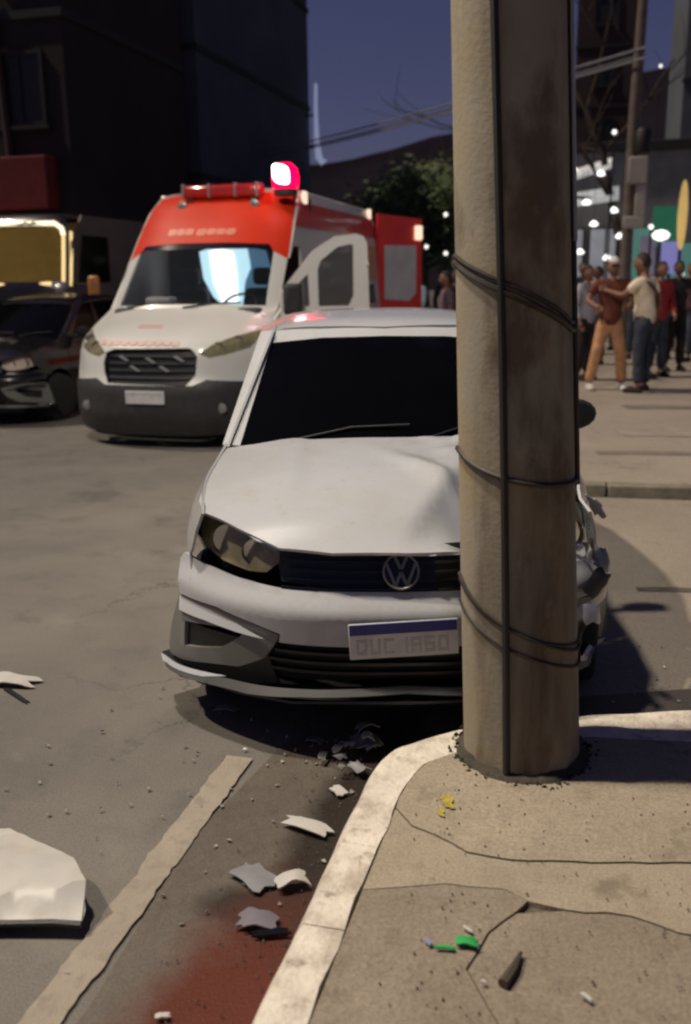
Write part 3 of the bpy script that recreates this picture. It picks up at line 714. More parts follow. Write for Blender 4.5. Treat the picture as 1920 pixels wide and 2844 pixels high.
def Fa(x, z):
    y = interp(prof_a, z) if not (.6 < z < 1.3) else (interp(prof_a, z-.03)+interp(prof_a, z)+interp(prof_a, z+.03))/3
    return y+(.42 if z < 1.3 else .30)*(abs(x)/1.0)**3.2
def afront(poly, off=0, res=.05, holes=()): return patch(poly, lambda a, b: (a, Fa(a, b)-off, b), res, holes)
gr = [(-.40, .988), (-.50, .955), (-.53, .85), (-.52, .76), (-.46, .655), (.40, .640), (.485, .74), (.495, .92), (.43, .99), (.40, 1.0)][::1]
hlr = [(.505, .945), (.62, 1.03), (.78, 1.10), (.97, 1.155), (.975, 1.06), (.93, .985), (.75, .93), (.60, .905)]
hll = [(-x, z) for x, z in hlr]
fp = [(-.985, .64), (.985, .64), (1.0, .95), (.99, 1.2), (.97, 1.33), (.5, 1.355), (0, 1.36), (-.5, 1.355), (-.97, 1.33), (-.99, 1.2), (-1.0, .95)]
obj('front_panel', afront(fp, 0, .05, [gr, hlr, hll]), VW, amb, solid=.015, angle=35)
g_ = obj('grille', afront(gr, -.06, .05), 'black_plastic', amb, solid=.01)
for k in range(4):
    z = .70+.07*k; obj('grille_slat', afront([(-.47, z), (.46, z), (.46, z+.022), (-.47, z+.022)], -.035, .05), 'van_grey', g_, solid=.02)
for (x, z) in ((-.30, .90), (-.17, .80), (.15, .80), (.30, .90), (.0, .88)):
    obj('grille_glint', afront([(x-.06, z+.02), (x+.03, z-.03), (x+.07, z-.025), (x-.02, z+.03)], -.02, .03), 'silver', g_, solid=.01)  # slanted silver pieces stand in for highlights on the grille
for ol in (hlr, hll):
    h = obj('headlight', afront(ol, -.06, .05), 'silver', amb, solid=.01)
    for (bx, bz) in ((.66, .985), (.82, 1.04)):
        s = 1 if ol is hlr else -1
        obj('reflector', xf(lathe([(.01, .04), (.05, .03), (.065, 0), (.07, .0), (.072, .02)], 16, 'y'), (bx*s, Fa(bx, bz)+.03, bz)), 'chrome', h)
    obj('lens', afront(ol, .0, .05), 'lens', h, solid=.005)
bp = [(-.95, .16), (-.5, .14), (.5, .14), (.95, .16), (1.0, .40), (.995, .66), (.6, .70), (.48, .645), (-.48, .645), (-.6, .70), (-.995, .66), (-1.0, .40)]
ab = obj('bumper', afront(bp, .035, .06), 'van_grey', amb, solid=.03, angle=30)
for sgn in (-1, 1): obj('fog_lamp', xf(lathe([(.045, 0), (.05, -.012), (.03, -.02)], 16, 'y'), (.74*sgn, Fa(.74, .42)-.035, .42)), 'silver', ab)
apl = obj('number_plate', box(-.21, .21, -.008, 0, -.065, .065), 'plate_white', amb, bevel=.004); apl.location = (0, -.05, .53)
obj('plate_band', box(-.205, .205, -.0105, -.008, .036, .062), 'plate_white', apl, smooth=False)
obj('undertray', afront([(-.8, .10), (.8, .10), (.8, .17), (-.8, .17)], -.05, .1), 'dark_void', amb, solid=.02)
# faded red marks on the hood, pale marks on the cap
mat('faded_red', (.58, .38, .34), .5, var=.1, vs=20); mat('pale_mark', (.70, .20, .12), .5, var=.1, vs=20)
def lay(g, off, x0, z0, fn):   # drop a flat stroke row on a curved surface
    return [Vector((p.x+x0, fn(p.x+x0, p.z+z0)-off+p.y, p.z+z0)) for p in g[0]], g[1]
obj('hood_lettering', lay(text_strokes([.088]*10, .052, .004, random.Random(2)), .004, -.16, 1.045, Fa), 'faded_red', amb, smooth=False)
obj('hood_mark', lay(text_strokes([.06, .08, .06, .07], .035, .003, random.Random(3)), .004, -.15, 1.195, Fa), 'faded_red', amb, smooth=False)
# screen, pillars, cap
aws = [(-.86, 1.375), (-.4, 1.395), (.4, 1.395), (.86, 1.375), (.845, 1.45), (.80, 1.93), (.74, 2.02), (.3, 2.04), (-.3, 2.04), (-.74, 2.02), (-.80, 1.93), (-.845, 1.45)]
pil = [(-.975, 1.325), (-.5, 1.352), (0, 1.357), (.5, 1.352), (.975, 1.325), (.945, 1.88), (.80, 1.93)] + [(.74, 2.02), (.3, 2.04), (-.3, 2.04), (-.74, 2.02), (-.80, 1.93), (-.945, 1.88)]
def aw(a, b): return (a, Fa(a, b), b)
pil2 = [(-.975, 1.325), (-.5, 1.356), (0, 1.361), (.5, 1.356), (.975, 1.325), (.95, 1.86), (.805, 1.94), (.86, 1.375), (.4, 1.395), (-.4, 1.395), (-.86, 1.375), (-.805, 1.94), (-.95, 1.86)]
obj('pillar_frame', patch(pil2, aw, .05), VW, amb, solid=.03, angle=35)
gl = obj('windscreen', patch(aws, lambda a, b: (a, Fa(a, b)+.012, b), .08), 'cab_glass', amb, solid=.006)
obj('screen_band', patch([(-.78, 1.975), (.78, 1.975), (.74, 2.02), (.3, 2.035), (-.3, 2.035), (-.74, 2.02)], lambda a, b: (a, Fa(a, b)+.003, b), .08), 'gloss_black', gl, solid=.004)
for (x0, x1) in ((-.7, -.05), (0, .62)):
    obj('wiper', tube([(x0, Fa(x0, 1.37)-.03, 1.365), ((x0+x1)/2, Fa((x0+x1)/2, 1.41)-.01, 1.40), (x1, Fa(x1, 1.42)-.012, 1.41)], .010, 6), 'black_plastic', gl)
cap = [(-.95, 1.862), (-.805, 1.942), (-.74, 2.022), (-.3, 2.042), (.3, 2.042), (.74, 2.022), (.805, 1.942), (.95, 1.862), (.93, 2.1), (.88, 2.45), (.80, 2.60), (.6, 2.66), (0, 2.68), (-.6, 2.66), (-.80, 2.60), (-.88, 2.45), (-.93, 2.1)]
cp = obj('roof_cap', patch(cap, aw, .06), 'van_orange', amb, solid=.02, angle=35)
obj('cap_lettering', lay(text_strokes([.105, .105, .105, -.03, .115, .115, .115, .115], .085, .003, random.Random(5)), .005, -.06, 2.165, Fa), 'pale_mark', cp, smooth=False)
for x in (-.42, .46): obj('cap_lamp', xf(lathe([(.05, 0), (.055, -.02), (.03, -.035)], 12, 'y'), (x, Fa(x, 2.47), 2.47)), 'silver', cp)
# light bar and glowing beacon
mat('bar_lens', (.35, .02, .015), .12, var=.2, vs=8, coat=.6, emit=(1, .03, .02), es=.05)
lb = obj('light_bar', join(box(-.46, .52, 2.02, 2.24, 2.56, 2.70)), 'bar_lens', amb, bevel=.05)
for x in (-.42, -.1, .22, .48): obj('bar_clip', box(x-.012, x+.012, 2.012, 2.25, 2.555, 2.708), 'silver', lb, bevel=.004)
for x in (-.36, .42): obj('bar_foot', box(x-.04, x+.04, 2.06, 2.2, 2.48, 2.56), 'van_grey', lb, bevel=.01)
mat('beacon_red', (.5, .0, .02), .2, var=.05, emit=(1, .0, .045), es=2.4)
mat('beacon_core', (.9, .8, .82), .3, var=.02, emit=(1, .78, .84), es=9)
bc = obj('beacon', xf(lathe([(.11, 0), (.145, .02), (.155, .12), (.135, .22), (.07, .28)], 20), (.80, 2.10, 2.62)), 'beacon_red', amb)
obj('beacon_lamp', xf(warp(lathe([(.02, -.125), (.085, -.05), (.10, 0), (.085, .05), (.02, .125)], 8), lambda p: Vector((p.x, p.y*.6, p.z))), (.80, 1.94, 2.77), ry=radians(-40)), 'beacon_core', bc)
obj('beacon_base', xf(lathe([(.13, -.06), (.135, 0), (.12, .01)], 20), (.80, 2.10, 2.615)), 'van_grey', bc)
pl_ = bpy.data.lights.new('beacon_light', 'POINT'); pl_.energy = 7; pl_.color = (1, .02, .08); pl_.shadow_soft_size = .3
po = bpy.data.objects.new('beacon_light', pl_); COL.objects.link(po); po.parent = amb; po.location = (.80, 2.25, 3.05)
# flanks
def wa(z): return interp([(.2, .97), (.5, 1.0), (1.2, 1.02), (1.4, 1.0), (2.0, .955), (2.4, .92), (2.62, .86), (2.7, .70)], z)
yfront = lambda z: Fa(.99, min(z, 2.65))
edge = [(Fa(wa(z), z)+.0, z) for z in (.40, .64, .95, 1.15, 1.33, 1.6, 1.88, 2.1, 2.4, 2.6)]
door_open = [(1.18, .55), (2.10, .55), (2.10, 2.0), (1.86, 2.0), (1.55, 1.78), (1.24, 1.42)]
for sgn in (1, -1):
    pl2 = [(.62, .22)]+arc(1.05, .36, .40, 172, 8, 10)+[(1.5, .30), (4.2, .30)]+arc(4.75, .36, .40, 172, 8, 10)+[(5.2, .30), (5.9, .35), (5.9, 2.6), (5.5, 2.63), (2.6, 2.66)]+edge[::-1]
    pl2 = [q for q in pl2 if True]
    hole_ = [door_open] if sgn > 0 else []
    sd = obj('side_panel', patch(pl2, lambda a, b: (wa(b)*sgn, a, b), .09, hole_, flip=(sgn < 0)), VW, amb, solid=.03, angle=35)
    if sgn < 0:
        obj('side_window', patch([(1.35, 1.42), (2.0, 1.42), (2.0, 1.95), (1.85, 1.95), (1.55, 1.75)], lambda a, b: ((wa(b)+.006)*sgn, a, b), .1, flip=True), 'tint_glass', sd, solid=.006)
    obj('side_stripe', patch([(1.95, 2.22), (5.88, 2.22), (5.88, 2.50), (2.35, 2.50)], lambda a, b: ((wa(b)+.006)*sgn, a, b), .12, flip=(sgn < 0)), 'van_red', sd, solid=.004)
    obj('side_stripe', patch([(2.3, .78), (5.88, .78), (5.88, 1.12), (2.3, 1.12)], lambda a, b: ((wa(b)+.006)*sgn, a, b), .12, flip=(sgn < 0)), 'van_orange', sd, solid=.004)
    mat('peach', (.60, .30, .16), .4, var=.08)
    obj('side_stripe', patch([(4.6, 1.6), (5.8, 1.6), (5.8, 2.1), (4.6, 2.1)], lambda a, b: ((wa(b)+.006)*sgn, a, b), .12, flip=(sgn < 0)), 'peach', sd, solid=.004)
    obj('side_window', patch([(4.75, 1.28), (5.6, 1.28), (5.6, 1.55), (4.75, 1.55)], lambda a, b: ((wa(b)+.006)*sgn, a, b), .1, flip=(sgn < 0)), 'tint_glass', sd, solid=.006)
    for yy in (2.5, 5.7):
        mat('side_lamp', (.5, .4, .3), .3, emit=(1, .75, .55), es=.9); obj('side_lamp', xf(box(-.01, .03, -.06, .06, -.07, .07), (wa(2.52)*sgn, yy, 2.56)), 'side_lamp', sd, bevel=.012)
ar_ = [(-.86, 2.02+.3), (-.6, 2.3), (0, 2.28), (.6, 2.3), (.86, 2.32), (.87, 5.9), (-.87, 5.9)]
obj('roof', patch(ar_, lambda a, b: (a, b, 2.70-.06*(abs(a)/.8)**4-.05*sm(2.7, 2.25, b)), .12), VW, amb, solid=.02)
obj('rear_panel', patch([(-1.0, .4), (-.1, .4), (-.1, 2.62), (-.84, 2.6), (-.96, 2.0)], lambda a, b: (a, 5.9, b), .2, flip=True), VW, amb, solid=.03)
# cab interior, lit rear compartment seen through the bulkhead window
mat('cab_dark', (.035, .037, .042), .7, var=.2)
mat('cab_lit', (.8, .9, .95), .5, var=.05, emit=(.55, .88, 1.0), es=1.25)
mat('cab_core', (.9, .9, .95), .5, var=.03, emit=(.95, .95, 1.0), es=2.2)
obj('dashboard', warp(box(-.85, .85, .98, 1.40, 1.05, 1.36), lambda p: p), 'cab_dark', amb, bevel=.05)
obj('floor_pan', join(box(-.9, .9, .5, 5.85, .38, .50), box(-.85, .85, .45, 1.2, .5, 1.05)), 'dark_void', amb)
bh = obj('bulkhead', box(-.92, .92, 2.62, 2.68, .5, 2.55), 'cab_dark', amb)
def pane(pl_, y, m): obj('bulkhead_window', patch(pl_, lambda p, q: (p, y, q), .1), m, bh, solid=.012)
mat('cab_blue', (.1, .18, .26), .5, var=.4, vs=5, emit=(.16, .36, .58), es=.42)
pane([(-.05, 1.42), (.34, 1.46), (.42, 1.75), (.36, 1.98), (.0, 2.05)], 2.605, 'cab_blue')
pane([(-.50, 1.98), (-.46, 1.66), (-.34, 1.44), (-.22, 1.34), (.04, 1.34), (.08, 1.62), (.16, 1.78), (.12, 2.04), (-.2, 2.06)], 2.590, 'cab_lit')
pane([(-.36, 1.98), (-.32, 1.62), (-.22, 1.38), (-.02, 1.37), (-.03, 1.72), (-.06, 1.96), (-.22, 2.02)], 2.575, 'cab_core')
for x in (-.5, .42):
    st = obj('seat', join(box(x-.23, x+.23, 1.75, 2.25, .78, .98), box(x-.22, x+.22, 2.22, 2.38, .95, 1.55), box(x-.12, x+.12, 2.24, 2.36, 1.58, 1.78)), 'cab_dark', amb, bevel=.05)
obj('steering_wheel', xf(tube([(.19*cos(2*pi*i/24), 0, .19*sin(2*pi*i/24)) for i in range(25)], .014, 6, cap=False), (.42, 1.52, 1.38), rx=radians(-55)), 'cab_dark', amb)
mat('paper', (.6, .6, .62), .7, var=.05)
obj('dash_papers', box(-.52, -.22, 1.10, 1.30, 1.365, 1.47), 'paper', amb, bevel=.03)
# open cab door, hinged on the front pillar
dr = bpy.data.objects.new('cab_door', None); COL.objects.link(dr); dr.parent = amb; dr.location = (1.02, 1.16, 0); dr.rotation_euler.z = radians(90-65)
dpoly = [(0, .55), (.95, .55), (.96, 1.35), (.94, 2.0), (.90, 2.075), (.82, 2.10), (.60, 2.075), (.36, 1.93), (.0, 1.51)]
dw1 = [(.41, 1.36), (.74, 1.36), (.79, 1.46), (.79, 1.98), (.76, 1.995), (.62, 1.965), (.44, 1.83), (.405, 1.74)]
dw2 = [(.08, 1.36), (.315, 1.36), (.30, 1.70), (.06, 1.46)]
d_ = obj('door_shell', patch(dpoly, lambda a, b: (a, 0, b), .07, [dw1, dw2]), 'door_lit_white', dr, solid=.05, bevel=.006)
for q in (dw1, dw2): obj('door_window', patch(q, lambda a, b: (a, .02, b), .2), 'door_glass', dr, solid=.005)
mm = obj('mirror', box(.02, .22, -.16, -.06, 1.28, 1.60), 'van_grey', dr, bevel=.04)
# open rear door, red above, with a pale window
rd = bpy.data.objects.new('rear_door', None); COL.objects.link(rd); rd.parent = amb; rd.location = (.98, 5.92, 0); rd.rotation_euler.z = radians(50)
obj('door_shell', patch([(0, .4), (.86, .4), (.86, 2.52), (0, 2.58)], lambda a, b: (a, 0, b), .15), 'van_red', rd, solid=.05)
mat('pale_pane', (.42, .42, .43), .3, var=.15, vs=4)
obj('door_window', patch([(.12, 1.32), (.60, 1.28), (.74, 1.40), (.74, 2.12), (.12, 2.12)], lambda a, b: (a, -.012, b), .2), 'pale_pane', rd, solid=.02)
obj('door_lamp', box(.70, .84, -.05, -.004, 2.20, 2.42), 'side_lamp', rd, bevel=.02)
for (x, s) in ((.90, 1), (-.90, -1)):
    for y in (1.05, 4.75): wheel(amb, (x, y, .35), .35, .23, s)

# ================================================================== DARK TRUCK
mat('car_black', (.006, .005, .007), .22, var=.1, vs=3, coat=.4)
dk = thing('dark_car', 'black hatchback parked left of the ambulance, before the amber lit truck', 'car', (-7.14, 9.25, 0), .02)
mat('pink_lens', (.62, .50, .42), .2, var=.1, coat=.5, alpha=.7)
build_car(dk, 'car_black', False)
TX, TY = -9.80, 13.4
trk = thing('box_truck', 'dark box truck with an amber lit windscreen behind the black car', 'truck', (TX, TY, 0), 0); trk.scale = (1.08, 1.08, 1.08)
mat('truck_paint', (.016, .012, .018), .3, var=.15, vs=4, coat=.5)
mat('truck_side', (.09, .075, .07), .6, var=.2, vs=2)
mat('truck_black', (.006, .006, .007), .4, var=.2)
mat('amber_in', (.11, .066, .009), .6, var=.75, vs=1.6, emit=(.55, .30, .02), es=.03)
mat('amber_frame', (.6, .42, .22), .4, var=.1, emit=(1, .72, .32), es=.85)
mat('amber_pale', (.7, .62, .45), .4, var=.1, emit=(1, .88, .62), es=1.25)
mat('amber_glass', (.5, .35, .1), .05, var=.05, alpha=.18)
def Ft(x, z): return interp([(.2, .06), (.4, 0), (1.0, 0), (1.45, .06), (2.42, .42), (2.55, .6)], z)+.25*(abs(x)/1.3)**4
tw = [(-1.15, 1.52), (1.22, 1.52), (1.17, 2.2), (1.08, 2.36), (-1.05, 2.36), (-1.12, 2.2)]
tf = [(-1.28, .35), (1.28, .35), (1.32, 1.0), (1.32, 1.5), (1.24, 2.35), (1.1, 2.50), (-1.1, 2.50), (-1.24, 2.35), (-1.32, 1.5), (-1.32, 1.0)]
tfo = obj('cab_front', patch(tf, lambda a, b: (a, Ft(a, b), b), .08, [tw]), 'truck_paint', trk, solid=.03, angle=35)
obj('windscreen', patch(tw, lambda a, b: (a, Ft(a, b)+.02, b), .15), 'amber_glass', trk, solid=.006)
def framestrip(pts, wd, m, nm, off=.012):
    for i in range(len(pts)-1):
        pass
    P3 = [(x, Ft(x, z)-off, z) for x, z in pts]
    return obj(nm, tube(P3, wd, 8), m, trk)
framestrip([(-1.05, 2.37), (0, 2.385), (1.05, 2.37), (1.15, 2.30), (1.185, 2.2)], .035, 'amber_pale', 'roof_lamp_strip')
framestrip([(1.185, 2.2), (1.22, 1.85), (1.25, 1.52)], .026, 'amber_frame', 'pillar_trim')
framestrip([(1.245, 2.25), (1.285, 1.85), (1.315, 1.46)], .022, 'amber_frame', 'pillar_trim', -.05)
framestrip([(-1.15, 1.49), (0, 1.48), (1.1, 1.49)], .03, 'amber_frame', 'sill_trim')
obj('cab_lining', join(box(-1.1, 1.15, 1.9, 1.95, .9, 2.45)), 'amber_in', trk)
obj('seat', join(box(.25, .8, 1.2, 1.4, .9, 1.95), box(.40, .66, 1.22, 1.36, 1.98, 2.2)), 'amber_in', trk, bevel=.05)
obj('grille', patch([(-1.05, 1.12), (1.13, 1.12), (1.16, 1.42), (-1.05, 1.42)], lambda a, b: (a, Ft(a, b)-.012, b), .15), 'truck_black', trk, solid=.02)
mat('pink_lens', (.62, .50, .42), .2, var=.1, coat=.5)
for s in (-1, 1):
    obj('headlight', patch([(.55*s, .64), (1.0*s, .66), (1.02*s, .82), (.95*s, .87), (.6*s, .90)][::s], lambda a, b: (a, Ft(a, b)-.02, b), .1), 'pink_lens', trk, solid=.04)
    obj('fog_lamp', xf(lathe([(.09, 0), (.09, -.03), (.05, -.045)], 16, 'y'), (.83*s, -.01, .44)), 'pink_lens', trk)
    obj('mirror', xf(box(-.09, .09, -.05, .05, -.2, .2), (1.72*s, .35, 1.40)), 'truck_paint' if s < 0 else 'amber_lit_mirror' if 'amber_lit_mirror' in MATS else mat('amber_lit_mirror', (.45, .18, .05), .4, var=.2), trk, bevel=.04)  # amber light on the right mirror is put into its colour
    obj('mirror_arm', tube([(1.28*s, .4, 1.5), (1.66*s, .36, 1.45)], .02, 6), 'truck_black', trk)
    sd = obj('side_panel', patch([(.32, .35), (.5, .35)]+arc(.95, .45, .46, 190, -10, 10)+[(1.5, .4), (3.4, .6), (3.4, 2.5), (.9, 2.5), (.55, 2.1), (.35, 1.4)], lambda a, b: ((1.30-.02*max(0, b-1.5))*s, a, b), .15, flip=(s < 0)), 'truck_side', trk, solid=.03)
    obj('side_window', patch([(.62, 1.5), (1.6, 1.5), (1.6, 2.2), (.85, 2.2)], lambda a, b: (1.305*s, a, b), .2, flip=(s < 0)), 'tint_glass', sd, solid=.004)
    obj('door_handle', xf(box(-.01, .02, -.09, .09, -.02, .02), (1.31*s, 1.5, 1.25)), 'silver', sd, bevel=.006)
    wheel(trk, (1.14*s, .95, .42), .42, .26, s); wheel(trk, (1.14*s, 2.75, .42), .42, .26, s)
obj('bumper', join(box(-1.28, 1.28, -.06, .12, .26, .58)), 'truck_paint', trk, bevel=.05)
obj('cab_body', join(box(-1.2, 1.2, .5, 3.3, .5, .95), box(-1.22, 1.22, 2.0, 3.35, .95, 2.48)), 'truck_black', trk)
obj('roof', patch([(-1.2, .6), (1.2, .6), (1.22, 3.4), (-1.22, 3.4)], lambda a, b: (a, b, 2.53-.03*(abs(a)/1.2)**4), .3), 'truck_paint', trk, solid=.03)
for x in (.55, .98): obj('chrome_strip', patch([(x, .93), (x+.25, .96), (x+.25, .99), (x, .96)], lambda a, b: (a, Ft(a, b)-.012, b), .1), 'chrome', trk, solid=.01)
tpl = bpy.data.lights.new('cab_light', 'POINT'); tpl.energy = 3.0; tpl.color = (1, .62, .15); tpl.shadow_soft_size = .15
to = bpy.data.objects.new('cab_light', tpl); COL.objects.link(to); to.parent = trk; to.location = (1.0, 1.45, 2.15)

# ================================================================== PEOPLE
mat('skin', (.26, .13, .08), .6, var=.1); mat('skin_dark', (.14, .068, .042), .6, var=.1); mat('hair', (.02, .014, .01), .7, var=.3)
FOLD = bpy.data.textures.new('folds', 'CLOUDS'); FOLD.noise_scale = .10; FOLD.noise_depth = 2
def skinmesh(name, chains, m, parent, sub=1):
    """chains: list of lists of (point, radius); first chain's first vertex is the root; shared points are merged"""
    V, E, Rr, idx = [], [], [], {}
    roots = []
    for ci, ch in enumerate(chains):
        prev = None
        for k, (p, r) in enumerate(ch):
            key = tuple(round(c, 4) for c in p)
            if key not in idx:
                idx[key] = len(V); V.append(p); Rr.append(r)
                if k == 0: roots.append(idx[key])
            i = idx[key]
            if prev is not None and prev != i: E.append((prev, i))
            prev = i
    me = bpy.data.meshes.new(name); me.from_pydata(V, E, []); me.materials.append(MATS[m])
    o = bpy.data.objects.new(name, me); COL.objects.link(o); o.parent = parent
    md = o.modifiers.new('skin', 'SKIN'); md.use_smooth_shade = True
    for i, sv in enumerate(me.skin_vertices[0].data):
        r = Rr[i]; sv.radius = r if isinstance(r, tuple) else (r, r); sv.use_root = i in roots
    s = o.modifiers.new('sub', 'SUBSURF'); s.levels = sub; s.render_levels = sub
    if m.startswith('cloth'):
        s.levels = s.render_levels = 2
        dm = o.modifiers.new('folds', 'DISPLACE'); dm.texture = FOLD; dm.strength = .035; dm.texture_coords = 'LOCAL'
    return o
def head_geo():
    V, F = [], []; n, k = 20, 14
    for i in range(k+1):
        ph = -pi/2+pi*i/k
        for j in range(n):
            t = 2*pi*j/n; x, y, z = cos(ph)*cos(t), cos(ph)*sin(t), sin(ph)
            sx, sy, sz = .078, .098, .118
            if z < 0: sx *= 1+.28*z; sy *= 1+.12*z
            q = Vector((x*sx, y*sy, z*sz))
            fr = max(0, -y)**2
            if abs(x) < .28 and -.35 < z < .22 and y < 0: q.y -= .020*(1-abs(x)/.28)*sm(.22, -.2, z)*sm(-.38, -.2, z)
            if .0 < z < .3 and .2 < abs(x) < .6 and y < 0: q.y += .006
            if -.62 < z < -.42 and abs(x) < .3 and y < 0: q.y -= .005
            V.append(q)
    for i in range(k):
        for j in range(n): F.append((i*n+j, i*n+(j+1) % n, (i+1)*n+(j+1) % n, (i+1)*n+j))
    return V, F
def person(label, loc, face, shirt, trousers, shoes, skin='skin', h=1.72, pose=None, cap=None, sleeve='short', hair='hair', group=None, strap=None, shorts=False):
    p = thing('person', label, 'person', loc, face, group); k = h/1.72
    J = dict(pel=(0, 0, .96), wai=(0, 0, 1.08), che=(0, -.01, 1.28), nec=(0, 0, 1.47), hea=(0, -.015, 1.53), shl=(-.185, 0, 1.41), shr=(.185, 0, 1.41),
             ell=(-.25, .02, 1.13), elr=(.25, .02, 1.13), wrl=(-.26, -.08, .90), wrr=(.26, -.08, .90), hil=(-.09, 0, .93), hir=(.09, 0, .93),
             knl=(-.11, -.02, .51), knr=(.11, -.02, .51), anl=(-.13, .02, .09), anr=(.13, .02, .09))
    J.update(pose or {}); J = {a: Vector(b)*k for a, b in J.items()}
    b = []
    b.append([(J['pel'], .10), (J['wai'], .10), (J['che'], .115), (J['nec'], .052), (J['hea'], .05)])
    for s in 'lr':
        b.append([(J['che'], .115), (J['sh'+s], .055), (J['el'+s], .04), (J['wr'+s], .028)])
        b.append([(J['pel'], .10), (J['hi'+s], .08), (J['kn'+s], .055), (J['an'+s], .04), (J['an'+s]+Vector((0, -.12, -.05))*k, .035)])
    # hands: palm and five fingers rooted in it
    for s, sg in (('l', -1), ('r', 1)):
        w_ = J['wr'+s]; d = (w_-J['el'+s]).normalized(); sd_ = Vector((sg*-1, 0, 0)); sd_ = (sd_-d*sd_.dot(d)).normalized() if abs(d.x) < .9 else Vector((0, -1, 0))
        fw = d.cross(sd_)
        palm = w_+d*.07*k; b.append([(w_, .028), (palm, .030)])
        for q in range(4):
            base = w_+d*.085*k+fw*(q-1.5)*.018*k; ln = (.07, .08, .075, .058)[q]*k
            b.append([(base, .010), (base+d*ln*.55+sd_*.006, .009), (base+d*ln*.95+sd_*.025, .007)])
        tb = w_+d*.03*k-fw*.03*k; b.append([(tb, .011), (tb+d*.035*k-fw*.02*k, .010), (tb+d*.06*k-fw*.02*k+sd_*.01, .008)])
    bo = skinmesh('body', b, skin, p)
    hd = obj('head', xf(head_geo(), J['hea']+Vector((0, -.012, .095))*k, s=k), skin, p)
    if pose and 'headturn' in pose: pass
    for sg in (-1, 1):
        obj('ear', xf(warp(lathe([(.006, -.008), (.022, -.004), (.024, .006), (.01, .01)], 10, 'x'), lambda q: Vector((q.x, q.y*.7, q.z*1.25))), J['hea']+Vector((.077*sg, .0, .085))*k), skin, hd)
        obj('eye', xf(lathe([(.002, -.006), (.010, -.003), (.010, .004), (.002, .006)], 8, 'y'), J['hea']+Vector((.030*sg, -.102, .112))*k), 'hair', hd)
    obj('mouth', xf(box(-.024, .024, -.004, .004, -.004, .004), J['hea']+Vector((0, -.098, .040))*k), 'skin_dark', hd)
    hc = [(q, f) for q, f in [head_geo()]][0]
    hv = [Vector((q.x*1.09, q.y*1.07+.008, q.z*1.06+.006)) for q in hc[0]]
    hf = [f for f in hc[1] if all(hv[i].z > .02+(-hv[i].y)*.75-.05*(hv[i].y > .02) for i in f)]
    obj('hair', xf((hv, hf), J['hea']+Vector((0, -.012, .095))*k, s=k), hair, hd, solid=.01)
    if cap:
        cv = [Vector((q.x*1.16, q.y*1.14+.004, q.z*1.12+.012)) for q in hc[0]]
        cf = [f for f in hc[1] if all(cv[i].z > .045 for i in f)]
        br = patch(blob(0, -.125, .075, .075, 20, 1, 0), lambda a, b2: (a, b2, .055-.12*(abs(a)/.1)**2*.2), .05)
        obj('cap', xf(join((cv, cf), br), J['hea']+Vector((0, -.012, .095))*k, s=k), cap, hd, solid=.006)
    sh = [[(J['pel']+Vector((0, 0, -.13))*k, .15), (J['pel'], .155), (J['wai'], .145), (J['che'], .155), (J['nec']+Vector((0, 0, -.035))*k, .075)]]
    for s in 'lr':
        e = J['sh'+s].lerp(J['el'+s], .75)
        c_ = [(J['che'], .155), (J['sh'+s], .078), (e, .066)]
        if sleeve == 'long': c_ = [(J['che'], .155), (J['sh'+s], .078), (J['el'+s], .058), (J['el'+s].lerp(J['wr'+s], .9), .045)]
        sh.append(c_)
    so_ = skinmesh('shirt', sh, shirt, p)
    tr = [[(J['pel']+Vector((0, 0, .10))*k, .125), (J['pel']+Vector((0, 0, .02))*k, .135), (J['pel']+Vector((0, 0, -.05))*k, .13)]]
    for s in 'lr':
        c_ = [(J['pel']+Vector((0, 0, -.05))*k, .13), (J['hi'+s]+Vector((0, 0, -.10))*k, .105), (J['kn'+s], .085)]
        if not shorts: c_ += [(J['kn'+s].lerp(J['an'+s], .6), .078), (J['an'+s]+Vector((0, 0, .02))*k, .07)]
        tr.append(c_)
    skinmesh('trousers', tr, trousers, p)
    for s in 'lr':
        a = J['an'+s]
        g = warp(patch([(-.05, -.17), (-.03, -.21), (.03, -.21), (.05, -.17), (.045, .0), (.042, .07), (-.042, .07), (-.045, 0)], lambda u, v: (u, v, 0), .03), lambda q: q)
        sv = []; sf = []; ol = [(-.05, -.17), (-.028, -.21), (.028, -.21), (.05, -.17), (.044, .0), (.04, .065), (-.04, .065), (-.044, 0)]; m_ = len(ol)
        for (zz, sc, lim) in ((0, 1.0, 0), (.025, 1.05, 0), (.055, .9, 0), (.10, .55, 1)):
            for (u, v) in ol: sv.append(Vector((u*sc, (v if not lim else v*.35+.01)*1.0, zz)))
        for i in range(3):
            for j in range(m_): sf.append((i*m_+j, i*m_+(j+1) % m_, (i+1)*m_+(j+1) % m_, (i+1)*m_+j))
        sf += [tuple(range(m_-1, -1, -1)), tuple(range(3*m_, 4*m_))]
        obj('shoe', xf((sv, sf), (a.x, a.y, a.z-.09*k), s=k), shoes, p, sub=1)
    if strap:
        n_ = 26; pts = []
        for i in range(n_+1):
            t = 2*pi*i/n_; x = .165*cos(t); y = .155*sin(t); pts.append(Vector((x, y-.005, 1.20+.20*cos(t)))*k)
        obj('bag_strap', tube(pts, .022, 6, cap=False), strap, so_)
    return p
